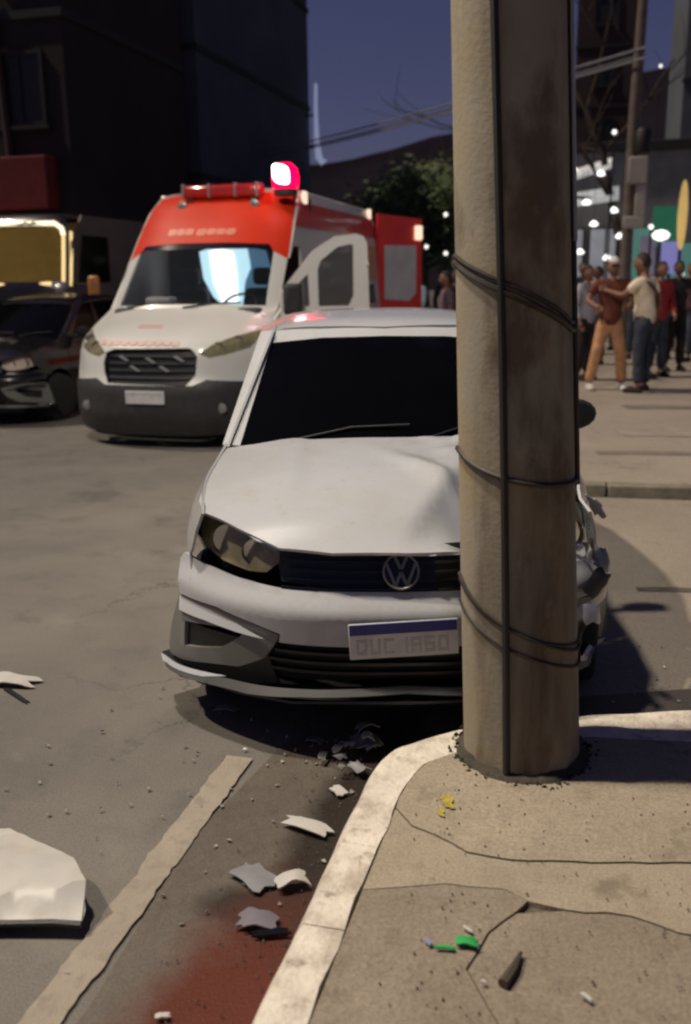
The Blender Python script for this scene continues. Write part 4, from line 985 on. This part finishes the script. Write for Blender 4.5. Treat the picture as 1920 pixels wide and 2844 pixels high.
for nm, c in (('cloth_brown', (.12, .03, .015)), ('cloth_tan', (.50, .26, .13)), ('cloth_cream', (.80, .70, .52)), ('cloth_jeans', (.03, .04, .06)), ('cloth_black', (.015, .012, .014)), ('cloth_maroon', (.06, .014, .018)),
              ('cloth_grey', (.38, .38, .41)), ('cloth_blue', (.42, .52, .66)), ('cloth_white', (.62, .6, .58)), ('cloth_mauve', (.16, .11, .13)), ('cloth_slate', (.06, .07, .10)), ('strap_brown', (.10, .045, .02)), ('cloth_red', (.3, .02, .02))):
    mat(nm, c, .85, var=.18, vs=9, bump=.3, bs=25)
FP = .10
a_ = px(1378, 884, FP)
person('man in white cap and dark red shirt with baggy tan trousers and white shoes', (a_.x-.01, a_.y, FP), radians(12), 'cloth_brown', 'cloth_tan', 'cloth_white', 'skin', 1.74, cap='cloth_white',
       pose=dict(ell=(-.33, -.05, 1.20), wrl=(-.25, -.27, 1.13), elr=(.27, -.06, 1.16), wrr=(.16, -.26, 1.12), knl=(-.17, -.04, .51), anl=(-.24, .0, .09), knr=(.15, -.04, .51), anr=(.20, .02, .09)))
a_ = px(1452, 890, FP)
person('person in cream shirt with brown shoulder strap and dark jeans, arm stretched out', (a_.x, a_.y, FP), radians(250), 'cloth_cream', 'cloth_jeans', 'cloth_black', 'skin', 1.80, strap='strap_brown',
       pose=dict(hea=(0, -.06, 1.52), nec=(0, -.03, 1.47), elr=(.22, -.22, 1.22), wrr=(.16, -.44, 1.28), ell=(-.24, .10, 1.16), wrl=(-.25, .06, .93)))
a_ = px(1325, 862, FP)
person('person in pale grey long sleeved shirt standing right beside the concrete pole', (a_.x-.03, a_.y, FP), radians(60), 'cloth_grey', 'cloth_black', 'cloth_black', 'skin', 1.66, sleeve='long', pose=dict(elr=(.30, -.08, 1.15), wrr=(.22, -.26, 1.05)))
person('person in black shirt and dark trousers standing behind the cream shirted one', (1.12, 16.2, FP), radians(20), 'cloth_black', 'cloth_black', 'cloth_black', 'skin_dark', 1.72, pose=dict(elr=(.28, -.12, 1.2), wrr=(.1, -.3, 1.25)))
a_ = px(1562, 815, FP)
person('person in maroon shirt and slate blue jeans on the far pavement', (a_.x+.06, a_.y-.6, FP), radians(-30), 'cloth_maroon', 'cloth_slate', 'cloth_black', 'skin', 1.70, pose=dict(ell=(-.27, -.1, 1.15), wrl=(-.2, -.3, 1.1)))
person('person in maroon shirt with folded arms in the far crowd beside the shop', (.62, 18.5, FP), radians(-10), 'cloth_maroon', 'cloth_jeans', 'cloth_black', 'skin_dark', 1.68, pose=dict(ell=(-.26, -.12, 1.17), wrl=(-.02, -.22, 1.18), elr=(.26, -.12, 1.17), wrr=(.02, -.24, 1.2)))
person('person in light blue shirt standing at the rear door of the ambulance', (-2.98, 15.3, 0), radians(-40), 'cloth_blue', 'cloth_slate', 'cloth_black', 'skin', 1.76, sleeve='long', pose=dict(elr=(.28, -.1, 1.16), wrr=(.2, -.3, 1.08)))
person('person in mauve shirt standing behind the wrecked car, facing the ambulance', (-2.45, 15.2, 0), radians(-70), 'cloth_mauve', 'cloth_black', 'cloth_black', 'skin', 1.70)
person('person in black shirt behind the wrecked car, next to the mauve shirt', (-2.62, 17.2, 0), radians(30), 'cloth_black', 'cloth_jeans', 'cloth_white', 'skin_dark', 1.74)

CROWD = [
    ('person in red shirt and jeans between the lamp post and the cream shirted one', .80, 15.2, 40, 'cloth_red', 'cloth_jeans', 'skin', 1.70),
    ('person in grey shirt and dark jeans before the teal shop door', .30, 20.5, -20, 'cloth_grey', 'cloth_jeans', 'skin_dark', 1.73),
    ('person in white shirt and black trousers before the purple sign', 1.30, 18.6, 15, 'cloth_white', 'cloth_black', 'skin_dark', 1.69),
    ('person in slate blue shirt under the white canopy', -.45, 19.4, 30, 'cloth_slate', 'cloth_black', 'skin', 1.76),
    ('person in tan shirt under the white canopy', -.12, 17.2, -35, 'cloth_tan', 'cloth_jeans', 'skin_dark', 1.66),
    ('person in mauve shirt and slate trousers beside the yellow oval sign', 1.62, 20.0, -5, 'cloth_mauve', 'cloth_slate', 'skin', 1.71),
    ('person in black jacket and slate trousers near the dense dark green tree', -3.3, 20.5, 10, 'cloth_black', 'cloth_slate', 'skin_dark', 1.72),
    ('person in maroon shirt and jeans near the dense dark green tree', -2.6, 21.5, -30, 'cloth_maroon', 'cloth_jeans', 'skin', 1.70)]
for i, (lb_, x, y, fa, c1, c2, sk_, hh) in enumerate(CROWD):
    q = .06*((i*7) % 5-2)
    person(lb_, (x, y, FP if x > -1.4 else 0), radians(fa), c1, c2, 'cloth_black', sk_, hh, sleeve='long' if i % 3 == 0 else 'short', pose=dict(elr=(.26, -.1-q, 1.16), wrr=(.18+q, -.28, 1.08+q), ell=(-.26, .02+q, 1.14), wrl=(-.24, -.12, .93+abs(q))))

# ================================================================== DEBRIS
mat('shard_white', (.46, .445, .41), .4, var=.08, vs=5, dirt=(.4, .36, .3), dscale=14, damt=.5)
mat('shard_grey', (.20, .20, .21), .5, var=.2, vs=8)
mat('shard_lilac', (.15, .14, .16), .5, var=.2, vs=8)
# big torn panel lying on the road
big = [(-1.30, 1.80), (-1.225, 1.815), (-1.255, 1.90), (-1.36, 2.01), (-1.50, 2.08), (-1.66, 2.14), (-1.86, 2.10), (-1.98, 1.95), (-1.9, 1.76), (-1.62, 1.70), (-1.44, 1.765)]
def bz(a, b):
    d = b-(1.78+.10*sin((a+1.2)*2)); return .012+.085*sm(-.05, .16, d)-.05*sm(.18, .42, d)+.012*nz((a, b, 0), 4)+.016*math.exp(-((d-.07-.25*(a+1.5))/.022)**2)+.006*nz((a, b, 6), 16)
pn = thing('body_panel', 'large torn white body panel lying on the asphalt left of the edge line', 'car part', (-1.55, 1.92, 0))
obj('panel_skin', [Vector((p.x+1.55, p.y-1.92, p.z)) for p in patch(big, lambda a, b: (a, b, bz(a, b)), .03)[0]] and (lambda g: ([Vector((p.x+1.55, p.y-1.92, p.z)) for p in g[0]], g[1]))(patch(big, lambda a, b: (a, b, bz(a, b)), .03)), 'shard_white', pn, solid=.008)
rimp = [(-1.9, 1.76), (-1.62, 1.70), (-1.44, 1.765), (-1.30, 1.80), (-1.225, 1.815)]
obj('panel_lip', tube([(x+1.55, y-1.92, bz(x, y)-.004) for x, y in rimp], .010, 6), 'black_plastic', pn)
def debris(name, label, u, v, z, a, b, bend, m, rz, seed, cat='car part', group=None, lift=.004, tilt=0):
    c = px(u, v, z); g = shard(a, b, 0, bend, seed); g = xf(g, rz=0, rx=tilt)
    lo = min(p.z for p in g[0]); g = ([p-Vector((0, 0, lo-.006)) for p in g[0]], g[1])
    o = obj(name, g, m, solid=.004); o.location = (c.x, c.y, z+lift); o.rotation_euler.z = rz
    return tag(o, label, cat, group)
debris('bumper_fragment', 'curved white bumper fragment on the road far from the kerb', 20, 1552, 0, .30, .12, .05, 'shard_white', .1, 1, lift=.001)
o = debris('plastic_strip', 'thin dark plastic strip lying beside the curved white bumper fragment', 35, 1580, 0, .22, .025, .01, 'black_plastic', -.5, 2, lift=.001)
debris('plastic_shard', 'long cream plastic shard lying across the gutter', 700, 1888, 0, .20, .065, .03, 'shard_white', -.30, 3, lift=.012)
debris('plastic_shard', 'curled white plastic shard leaning near the kerb face', 664, 2018, 0, .11, .07, .05, 'shard_white', .35, 4, lift=.012)
debris('plastic_shard', 'flat grey plastic shard beside the curled white one', 575, 2005, 0, .15, .10, .02, 'shard_grey', -.6, 5, lift=.012)
debris('plastic_shard', 'lilac grey plastic shard lying on the reddish gutter stain', 585, 2105, 0, .12, .08, .03, 'shard_lilac', .2, 6, lift=.012)
debris('plastic_shard', 'dark glossy plastic shard next to the lilac grey one on the stain', 612, 2130, 0, .12, .03, .01, 'gloss_black', .35, 16, lift=.012)
debris('plastic_shard', 'small white plastic shard at the edge of the shadow under the car', 768, 1806, 0, .085, .05, .02, 'shard_white', -.5, 7, lift=.012)
debris('crumpled_wrapper', 'crumpled pale wrapper pressed against the kerb corner', 818, 1762, 0, .06, .09, .06, 'shard_grey', .9, 8, lift=.012, cat='litter')
debris('lamp_fragment', 'round grey lamp fragment lying under the bumper by the kerb corner', 830, 1700, 0, .14, .11, .06, 'shard_grey', .3, 9, lift=.012)
debris('lamp_fragment', 'small dull grey lamp fragment under the middle of the bumper', 715, 1690, 0, .09, .04, .02, 'shard_lilac', -.4, 10, lift=.012)
debris('plastic_shard', 'light grey plastic shard under the outer bumper corner', 515, 1615, 0, .11, .05, .02, 'shard_grey', .1, 11, lift=.004)
for i in range(9):
    rr_ = random.Random(70+i)
    debris('broken_piece', 'small broken piece in the heap between bumper and kerb corner', 790+rr_.uniform(-60, 70), 1725+rr_.uniform(-55, 45), 0, rr_.uniform(.04, .11), rr_.uniform(.02, .06), .04, ('shard_grey', 'shard_lilac', 'black_plastic', 'shard_white')[i % 4], rr_.uniform(0, 3), 80+i, lift=.010+.004*i, group='broken pieces under the bumper')
debris('plastic_chip', 'tiny white chip at the foot of the reddish stain', 370, 2320, 0, .04, .02, .006, 'shard_white', .4, 12, lift=.012)
mat('green_plastic', (.03, .33, .08), .4, var=.2); mat('blue_foil', (.35, .38, .55), .3, metal=.4, var=.2)
debris('green_wrapper', 'crumpled bright green wrapper on the concrete pavement', 1058, 2150, .15, .065, .035, .02, 'green_plastic', .2, 13, cat='litter', lift=.006)
debris('foil_scrap', 'small bluish foil scrap beside the green wrapper', 972, 2147, .15, .03, .015, .008, 'blue_foil', -.7, 14, cat='litter', lift=.006)
debris('green_strip', 'thin green plastic strip between the foil scrap and the wrapper', 1008, 2160, .15, .055, .012, .006, 'green_plastic', .1, 17, cat='litter', lift=.006)
debris('paper_chip', 'white paper chip just behind the green wrapper', 1062, 2118, .15, .035, .010, .004, 'shard_white', -.6, 15, cat='litter', lift=.006)
debris('paper_chip', 'white paper chip lying alone on the concrete slab', 1330, 2272, .15, .035, .012, .004, 'shard_white', -.6, 18, cat='litter', lift=.006)
debris('paper_chip', 'tiny round pale chip near the dark twig', 1097, 2238, .15, .014, .010, .004, 'shard_white', 0, 19, cat='litter', lift=.006)
mat('twig', (.06, .045, .03), .9, var=.3)
c = px(1165, 2210, .15); t_ = tag(obj('twig', tube([(.012, .06, .008), (.0, .0, .010), (-.018, -.05, .008)], [.004, .011, .013], 7), 'twig'), 'short dark twig lying on the pavement slab', 'twig'); t_.location = (c.x, c.y, .153)
mat('yellow_smear', (.34, .29, .05), .9, var=.3, vs=60)
for (u, v, rx, ry) in ((1015, 1820, .018, .035), (1000, 1845, .010, .02)):
    c = px(u, v, .156); struct(obj('paint_smear', patch(blob(c.x, c.y, rx, ry, 24, 2, .6, .4), lambda a, b: (a, b, .1595), .02), 'yellow_smear', smooth=False), 'dull yellow paint smear on the concrete')
V, F = [], []
for i in range(150):
    x, y = random.choice(((random.gauss(-.9, .16), random.uniform(1.9, 3.0)), (random.gauss(-1.5, .35), random.gauss(2.6, .4)), (random.gauss(.35, .2), random.gauss(3.6, .3))))
    if -.66 < x < .8 and y < 3.5: continue
    s_ = random.uniform(.003, .011); k = len(V); c = Vector((x, y, .012)); r_ = random.uniform(0, 6); tl = random.uniform(-.006, .010)
    V += [c+Vector((s_*cos(r_), s_*sin(r_), 0)), c+Vector((s_*.6*cos(r_+2), s_*.6*sin(r_+2), tl)), c+Vector((s_*cos(r_+3.4), s_*sin(r_+3.4), 0)), c+Vector((s_*.7*cos(r_+4.6), s_*.7*sin(r_+4.6), .001))]; F.append((k, k+1, k+2, k+3))
mat('crumb', (.24, .235, .22), .3, var=.6, vs=60)
o = tag(obj('plastic_crumbs', (V, F), 'crumb', smooth=False, solid=.002), 'crumbs of broken plastic and glass strewn before the wreck', 'debris'); o['kind'] = 'stuff'
# scattered grit along gutter and pavement
V, F = [], []
for i in range(700):
    if random.random() < .6: x, y, z = random.gauss(-.74, .10), random.uniform(1.2, 2.9), .012
    else: x, y, z = random.uniform(-.45, .6), random.uniform(1.3, 2.6), .157
    if z < .1 and x > -.655: continue
    s = random.uniform(.0012, .005); k = len(V); c = Vector((x, y, z)); r_ = random.uniform(0, 6)
    V += [c+Vector((s*cos(r_+q*2.1), s*sin(r_+q*2.1), -.002)) for q in range(3)]+[c+Vector((0, 0, s))]; F += [(k, k+1, k+3), (k+1, k+2, k+3), (k+2, k, k+3)]
mat('grit', (.12, .10, .08), .9, var=.6, vs=90)
o = tag(obj('grit', (V, F), 'grit', smooth=False), 'loose grit scattered over gutter and pavement', 'grit'); o['kind'] = 'stuff'

# ================================================================== BACKGROUND BUILDINGS
mat('wall_dark', (.026, .018, .019), .9, var=.25, vs=.8, bump=.3, bs=8); mat('wall_blue', (.065, .078, .11), .9, var=.2, vs=.6, bump=.3, bs=8)
mat('wall_grey', (.11, .095, .085), .9, var=.25, vs=1.5, bump=.3, bs=12); mat('wall_brown', (.05, .03, .027), .9, var=.25, vs=.5)
mat('wall_slate', (.10, .115, .13), .9, var=.2, vs=.5); mat('frame_dark', (.014, .012, .013), .6, var=.2); mat('pane_dark', (.010, .010, .013), .5, var=.2)
mat('red_cloth', (.16, .012, .012), .8, var=.2); mat('trim_grey', (.022, .022, .026), .8, var=.2)
def building(name, label, x0, x1, y0, y1, h, wall, cols_side, cols_front, floors, z0=1.0, fh=3.0, side=1, sill=True):
    b = thing(name, label, 'building', ((x0+x1)/2, (y0+y1)/2, 0)); ox, oy = (x0+x1)/2, (y0+y1)/2
    X0, X1, Y0, Y1 = x0-ox, x1-ox, y0-oy, y1-oy
    obj('wall', box(X0, X1, Y0, Y1, 0, h), wall, b, smooth=False)
    obj('roof_parapet', join(box(X0-.15, X1+.15, Y0-.15, Y0+.15, h, h+.7), box(X0-.15, X1+.15, Y1-.15, Y1+.15, h, h+.7), box(X1-.15, X1+.15, Y0+.15, Y1-.15, h, h+.7), box(X0-.15, X0+.15, Y0+.15, Y1-.15, h, h+.7)), 'trim_grey', b, smooth=False)
    for f in range(floors):
        zb = z0+f*fh
        obj('floor_band', join(box(X0-.05, X1+.06, Y0-.06, Y0-.002, zb+fh-1.1, zb+fh-.95), box(X1+.002, X1+.06, Y0, Y1, zb+fh-1.1, zb+fh-.95)), 'trim_grey', b, smooth=False)
        for n_, L, front in ((cols_side, Y1-Y0, False), (cols_front, X1-X0, True)):
            for i in range(n_):
                c = (i+.5)*L/n_; ww, hh = min(1.3, L/n_*.55), 1.35
                loc = (X0+c, Y0, zb+hh/2) if front else (X1*side, Y0+c, zb+hh/2); r_ = 0 if front else pi/2*side
                wd = obj('window', join(box(-ww/2, ww/2, -.06, .01, hh/2-.07, hh/2), box(-ww/2, ww/2, -.06, .01, -hh/2, -hh/2+.07), box(-ww/2, -ww/2+.07, -.06, .01, -hh/2+.07, hh/2-.07), box(ww/2-.07, ww/2, -.06, .01, -hh/2+.07, hh/2-.07), box(-.03, .03, -.05, .01, -hh/2+.07, hh/2-.07)), 'frame_dark', b, smooth=False, loc=loc, rz=r_)
                obj('pane', box(-ww/2+.07, ww/2-.07, -.02, -.006, -hh/2+.07, hh/2-.07), 'pane_dark', wd, smooth=False)
                obj('sill', box(-ww/2-.08, ww/2+.08, -.14, .0, -hh/2-.08, -hh/2-.002), 'trim_grey', wd, smooth=False)
    return b
bA = building('dark_building', 'dark three storey building behind the amber lit truck', -18, -10.2, 17.2, 22.6, 11.5, 'wall_dark', 0, 4, 3, z0=4.6)
bB = building('blue_grey_building', 'tall blue grey building rising behind the ambulance', -19, -10.0, 23.0, 32.3, 10.6, 'wall_blue', 0, 2, 3, z0=2.2)
o = tag(obj('shop_fascia', box(-14.6, -10.5, 16.75, 17.18, 3.0, 4.0), 'red_cloth', bevel=.03), 'dark red shop fascia on the building above the amber lit truck', 'shop sign')
o = tag(obj('drain_pipe', tube([(-11.5, 17.1, 0), (-11.5, 17.1, 4.2), (-11.6, 17.1, 7.0)], .07, 8), 'wall_brown'), 'thin drain pipe running up the dark building front', 'pipe')
mat('sign_cool', (.3, .33, .42), .4, var=.1, emit=(.5, .56, .85), es=.34)
ns = thing('neon_sign', 'thin bluish white vertical sign on the corner of the blue grey building', 'sign', (-9.65, 32.0, 0))
obj('sign_tube', tube([(0, 0, 7.9), (-.02, 0, 7.0), (0, 0, 6.1), (.06, 0, 5.6), (.18, 0, 5.42), (.30, 0, 5.5)], [.05, .06, .09, .12, .10, .05], 8), 'sign_cool', ns)
obj('sign_bracket', join(box(-.37, .0, -.03, .03, 6.9, 6.96), box(-.37, .0, -.03, .03, 5.9, 5.96)), 'frame_dark', ns, smooth=False)
building('brown_tower', 'tall brown apartment tower far behind the bare tree', -2.2, .9, 56, 64, 34, 'wall_brown', 1, 1, 6, z0=2.5, side=1)
building('slate_building', 'slate coloured building at the end of the far pavement', 2.2, 9, 36, 46, 15, 'wall_slate', 3, 3, 4, z0=3.0, side=1)
# hills
mat('hill', (.016, .014, .020), 1, var=.4, vs=.05, spec=0)
V, F = [], []
for i in range(61):
    x = -90+i*3; hgt = interp([(-90, 30), (-60, 20), (-44, 19), (-30, 21.5), (-20, 24), (20, 33), (60, 26), (90, 20)], x)+1.2*nz((x, 0, 0), .12)
    for (yy, k) in ((110, 0), (125, .45), (150, 1), (190, 1.02), (260, .3)): V.append(Vector((x, yy, hgt*k*(1+.06*nz((x, yy, 2), .06))-.1)))
for i in range(60):
    for j in range(4): F.append((i*5+j, (i+1)*5+j, (i+1)*5+j+1, i*5+j+1))
struct(obj('hill', (V, F), 'hill'))

# ------------------------------------------------------------------ trees
mat('bark', (.06, .045, .035), .95, var=.3, vs=8, bump=.6, bs=20)
mat('leaf_dark', (.07, .11, .04), .8, var=.4, vs=3); mat('leaf_mid', (.11, .15, .06), .8, var=.5, vs=3)
def limb(p, d, ln, r, depth, rnd, out, tips):
    pts = [p]; q = p.copy(); dd = d.copy(); n_ = 5
    for i in range(n_):
        dd = (dd+Vector((rnd.uniform(-.22, .22), rnd.uniform(-.22, .22), rnd.uniform(-.08, .16)))).normalized(); q = q+dd*ln/n_; pts.append(q.copy())
    out.append((pts, [r*(1-.6*i/n_) for i in range(n_+1)])); tips.append(q)
    if depth:
        for i in range(3):
            a = rnd.uniform(0, 2*pi); nd_ = (dd*.9+Vector((cos(a), sin(a), rnd.uniform(-.1, .5)))*.8).normalized()
            limb(pts[rnd.choice((2, 3, 4, 5))], nd_, ln*rnd.uniform(.55, .75), r*.45, depth-1, rnd, out, tips)
def tree(name, label, loc, h, crown_r, m, seed, nleaf=4200, cz=.66, group=None, leaf=.13):
    rnd = random.Random(seed); t = thing(name, label, 'tree', loc, 0, group)
    out, tips = [], []
    limb(Vector((0, 0, -.05)), Vector((0, 0, 1)), h*.62, h*.028, 3, rnd, out, tips)
    obj('trunk', tube(*out[0], 8), 'bark', t)
    obj('limbs', join(*[tube(a, b, 5) for a, b in out[1:]]), 'bark', t)
    cl = [Vector((rnd.gauss(0, .42), rnd.gauss(0, .42), rnd.uniform(-.45, .5)))*crown_r+Vector((0, 0, h*cz)) for _ in range(34)]
    V, F = [], []
    for i in range(nleaf):
        c = rnd.choice(cl)+Vector((rnd.gauss(0, 1), rnd.gauss(0, 1), rnd.gauss(0, .8)))*crown_r*.17
        a = Vector((rnd.uniform(-1, 1), rnd.uniform(-1, 1), rnd.uniform(-.6, .6))).normalized(); b = a.orthogonal().normalized(); s = leaf*rnd.uniform(.5, 1.2); k = len(V)
        V += [c-a*s, c+b*s*.4, c+a*s, c-b*s*.4]; F.append((k, k+1, k+2, k+3))
    o = obj('crown', (V, F), m, t, smooth=False); o['kind'] = 'stuff'
    return t
tree('leafy_tree', 'leafy green street tree standing behind the ambulance', (-5.5, 27.5, 0), 4.9, 2.0, 'leaf_mid', 3, 5200)
tree('leafy_tree', 'dense dark green tree between the ambulance and the pole', (-4.0, 25.5, 0), 4.6, 1.9, 'leaf_dark', 5, 5200, cz=.6)
tree('leafy_tree', 'tall dark tree farther back on the slope before the hill', (-9.5, 52, 0), 7.5, 3.4, 'leaf_dark', 8, 5200, leaf=.25)
tree('leafy_tree', 'broad mid green tree farther back beside the tall dark one', (-6, 48, 0), 7.0, 3.4, 'leaf_mid', 11, 5200, leaf=.25)
# bare tree on the far pavement
rnd = random.Random(12); bt = thing('bare_tree', 'bare branched tree rising above the box pole', 'tree', (.62, 24.6, .1))
out, tips = [], []; limb(Vector((0, 0, 0)), Vector((-.05, 0, 1)), 5.6, .15, 0, rnd, out, tips)
for q in ((-.55, -.1, .62), (-.85, 0, .35), (-.35, .1, .9), (-.95, -.1, .1), (.2, 0, .95), (-.7, .1, .75), (.5, 0, .6)):
    limb(out[0][0][rnd.choice((3, 4, 5))], Vector(q).normalized(), rnd.uniform(2.2, 3.6), .05, 2, rnd, out, tips)
obj('trunk', tube(*out[0], 8), 'bark', bt); obj('limbs', join(*[tube(a, b, 5) for a, b in out[1:]]), 'bark', bt)

# ------------------------------------------------------------------ lit corner shop, signs, canopy and box pole on the far pavement
mat('shop_wall', (.22, .22, .23), .8, var=.2, vs=2); mat('shop_glow', (.4, .42, .44), .5, var=.35, vs=1.6, emit=(.62, .66, .75), es=.16)
mat('teal_glow', (.12, .3, .26), .5, var=.2, vs=2, emit=(.2, .55, .45), es=.18); mat('canopy_glow', (.6, .6, .58), .6, var=.1, emit=(.8, .8, .78), es=.28)  # canopy sheets glow by themselves in place of lamplight on them
mat('sign_green', (.03, .16, .09), .5, var=.25, vs=2, emit=(.03, .25, .14), es=.22); mat('sign_purple', (.2, .2, .5), .5, var=.2, vs=2, emit=(.26, .26, .62), es=.40)
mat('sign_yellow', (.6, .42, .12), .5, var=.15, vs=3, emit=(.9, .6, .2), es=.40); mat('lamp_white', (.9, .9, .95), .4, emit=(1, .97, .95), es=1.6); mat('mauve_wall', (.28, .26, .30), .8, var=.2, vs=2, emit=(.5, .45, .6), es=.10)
shop = thing('corner_shop', 'lit grey corner shop with teal doorway at the end of the pavement', 'shop', (.4, 26.5, .1))
obj('wall', box(-1.9, 4.5, 0, 4, 0, 4.6), 'shop_wall', shop, smooth=False)
obj('parapet', box(-2.0, 4.6, -.15, 4.1, 4.6, 4.85), 'trim_grey', shop, bevel=.02)
for i in range(3):
    f = obj('shop_window', box(-1.75+i*.85, -1.0+i*.85, -.05, -.002, .9, 2.75), 'frame_dark', shop, smooth=False)
    obj('pane', box(-1.70+i*.85, -1.05+i*.85, -.07, -.052, .95, 2.7), 'shop_glow' if i != 2 else 'teal_glow', f, smooth=False)
dd_ = obj('door', box(.95, 1.75, -.05, -.002, 0, 2.3), 'teal_glow', shop, smooth=False); obj('handle', box(1.62, 1.66, -.1, -.052, 1.0, 1.25), 'chrome', dd_, smooth=False)
obj('side_bay', box(2.0, 4.4, -.05, -.002, .3, 3.1), 'mauve_wall', shop, smooth=False)
cn = thing('canopy', 'white sloping canopy glowing by its own colour in front of the corner shop', 'canopy', (-.35, 24.4, .1))
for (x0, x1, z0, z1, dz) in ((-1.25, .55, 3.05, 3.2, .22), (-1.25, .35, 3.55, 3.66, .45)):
    obj('canopy_sheet', ([Vector(p) for p in ((x0, 0, z0), (x1, 0, z0+dz), (x1, 1.4, z0+dz+.3), (x0, 1.4, z0+.3), (x0, 0, z1), (x1, 0, z1+dz), (x1, 1.4, z1+dz+.3), (x0, 1.4, z1+.3))], [(0, 3, 2, 1), (4, 5, 6, 7), (0, 1, 5, 4), (1, 2, 6, 5), (2, 3, 7, 6), (3, 0, 4, 7)]), 'canopy_glow', cn, bevel=.02)
for x in (-1.2, .30): obj('post', tube([(x, .6, 0), (x, .6, 3.7)], .03, 8), 'silver', cn)
for (x, z) in ((-.55, 4.02), (.45, 3.05), (-.95, 3.0), (.1, 3.9), (.62, 2.45), (-.2, 3.25), (-.0, 2.75), (-.75, 2.35), (-.3, 2.1), (.35, 1.95)):
    lm = obj('hanging_lamp', xf(lathe([(.02, .06), (.07, .02), (.11, -.04), (.06, -.07)], 12), (x, -.1, z)), 'lamp_white', cn)
    obj('lamp_cord', tube([(x, -.1, z+.05), (x, -.05, 4.0)], .006, 4), 'frame_dark', lm)
def signboard(name, label, u0, v0, u1, v1, Y, m, shape='rect', postm='frame_dark'):
    a, b = at(u0, v1, Y), at(u1, v0, Y); cx, cz = (a.x+b.x)/2, (a.z+b.z)/2; wx, hz = (b.x-a.x)/2, (b.z-a.z)/2
    s = thing(name, label, 'sign', (cx, Y, FP))
    if shape == 'oval': pl_ = [(wx*cos(2*pi*i/28), cz-FP+hz*sin(2*pi*i/28)) for i in range(28)]
    else: pl_ = [(-wx, cz-FP-hz), (wx, cz-FP-hz), (wx, cz-FP+hz), (-wx, cz-FP+hz)]
    obj('board', patch(pl_, lambda p, q: (p, -.08, q), .2), m, s, solid=.12, bevel=.01)
    obj('post', tube([(0, .03, 0), (0, .03, cz-FP)], .035, 8), postm, s)
    return s
signboard('green_sign', 'dark green lit sign board behind the yellow oval', 1478, 468, 1548, 560, 23.0, 'sign_green')
signboard('oval_sign', 'tall yellow oval sign on a post at the pavement', 1533, 408, 1566, 568, 21, 'sign_yellow', 'oval')
signboard('purple_sign', 'glowing blue purple sign board under the green one', 1492, 548, 1550, 622, 21.4, 'sign_purple')
signboard('mauve_sign', 'pale mauve notice board beside the purple sign', 1448, 535, 1490, 625, 22, 'mauve_wall')
mat('lamp_soft', (.8, .8, .78), .4, emit=(1, .97, .9), es=1.3)
for i, (u, v, Y) in enumerate(((1478, 515, 20.2), (1548, 620, 20.4), (1395, 300, 22), (1500, 150, 34), (1012, 487, 24), (1012, 575, 23), (968, 560, 24))):
    q = at(u, v, Y); b_ = thing('bulb_lamp', ('small bulb on a post left of the purple sign', 'small bulb on a post under the yellow oval sign', 'small bulb on a tall post before the bare tree', 'small bulb on a tall post before the slate building', 'small bulb on a tall post right of the leafy trees', 'small bulb on a low post right of the leafy trees', 'small bulb on a low post at the dense dark tree')[i], 'lamp', (q.x, Y, 0), 0)
    obj('post', tube([(0, 0, 0), (0, 0, q.z-.05)], .02, 6), 'frame_dark', b_); obj('bulb', xf(lathe([(.015, -.05), (.045, -.02), (.05, .015), (.02, .05)], 12), (0, 0, q.z)), 'lamp_soft', b_)
lp = at(1500, 535, 20.8)
lt = thing('flood_lamp', 'bright white lamp on a thin post before the purple sign', 'lamp', (lp.x, lp.y, FP))
obj('post', tube([(0, 0, 0), (0, 0, lp.z-FP-.1)], .025, 8), 'frame_dark', lt); obj('lamp_head', xf(warp(lathe([(.03, -.1), (.12, -.05), (.15, .02), (.09, .09), (.03, .11)], 14), lambda p: Vector((p.x*1.2, p.y, p.z))), (0, 0, lp.z-FP)), 'lamp_white', lt)
bpz = at(1447, 400, 20)
bx = thing('box_pole', 'slim brown pole carrying a pale metal box on the far pavement', 'pole', (bpz.x-.12, 20, FP))
mat('box_pale', (.46, .42, .37), .6, var=.12, vs=4); mat('pole_brown', (.16, .13, .11), .9, var=.2)
obj('shaft', tube([(0, .2, 0), (0, .2, 4.6), (.05, .2, 7.5)], [.12, .11, .08], 12), 'pole_brown', bx)
obj('metal_box', box(-.06, .30, -.15, .08, bpz.z-FP-.15, bpz.z-FP+.35), 'box_pale', bx, bevel=.02)
obj('metal_box', box(.10, .30, -.13, .06, bpz.z-FP-.75, bpz.z-FP-.155), 'box_pale', bx, bevel=.02)
obj('metal_box', box(-.10, .30, -.14, .07, bpz.z-FP-.98, bpz.z-FP-.755), 'box_pale', bx, bevel=.02)
mat('transformer', (.02, .016, .012), .6)
obj('transformer', xf(lathe([(.14, 0), (.15, .03), (.15, .40), (.10, .46)], 16), (.18, .05, bpz.z-FP+.42)), 'transformer', bx)
# overhead cables
for i, (z, dz, y0) in enumerate(((6.3, .2, 20), (6.0, .1, 20.1), (5.75, .0, 19.9))):
    pts = [Vector((-34+34.5*t, 46-26*t+(y0-20), 7.8-2.2*t*1.0+dz-1.4*sin(pi*t))) for t in [j/30 for j in range(31)]]
    tag(obj('overhead_cable', tube(pts, .022, 5), 'pale_cable'), ('highest thin pale cable sagging across the night sky', 'middle thin pale cable sagging across the night sky', 'lowest thin pale cable sagging across the night sky')[i], 'cable', 'cables across the sky')
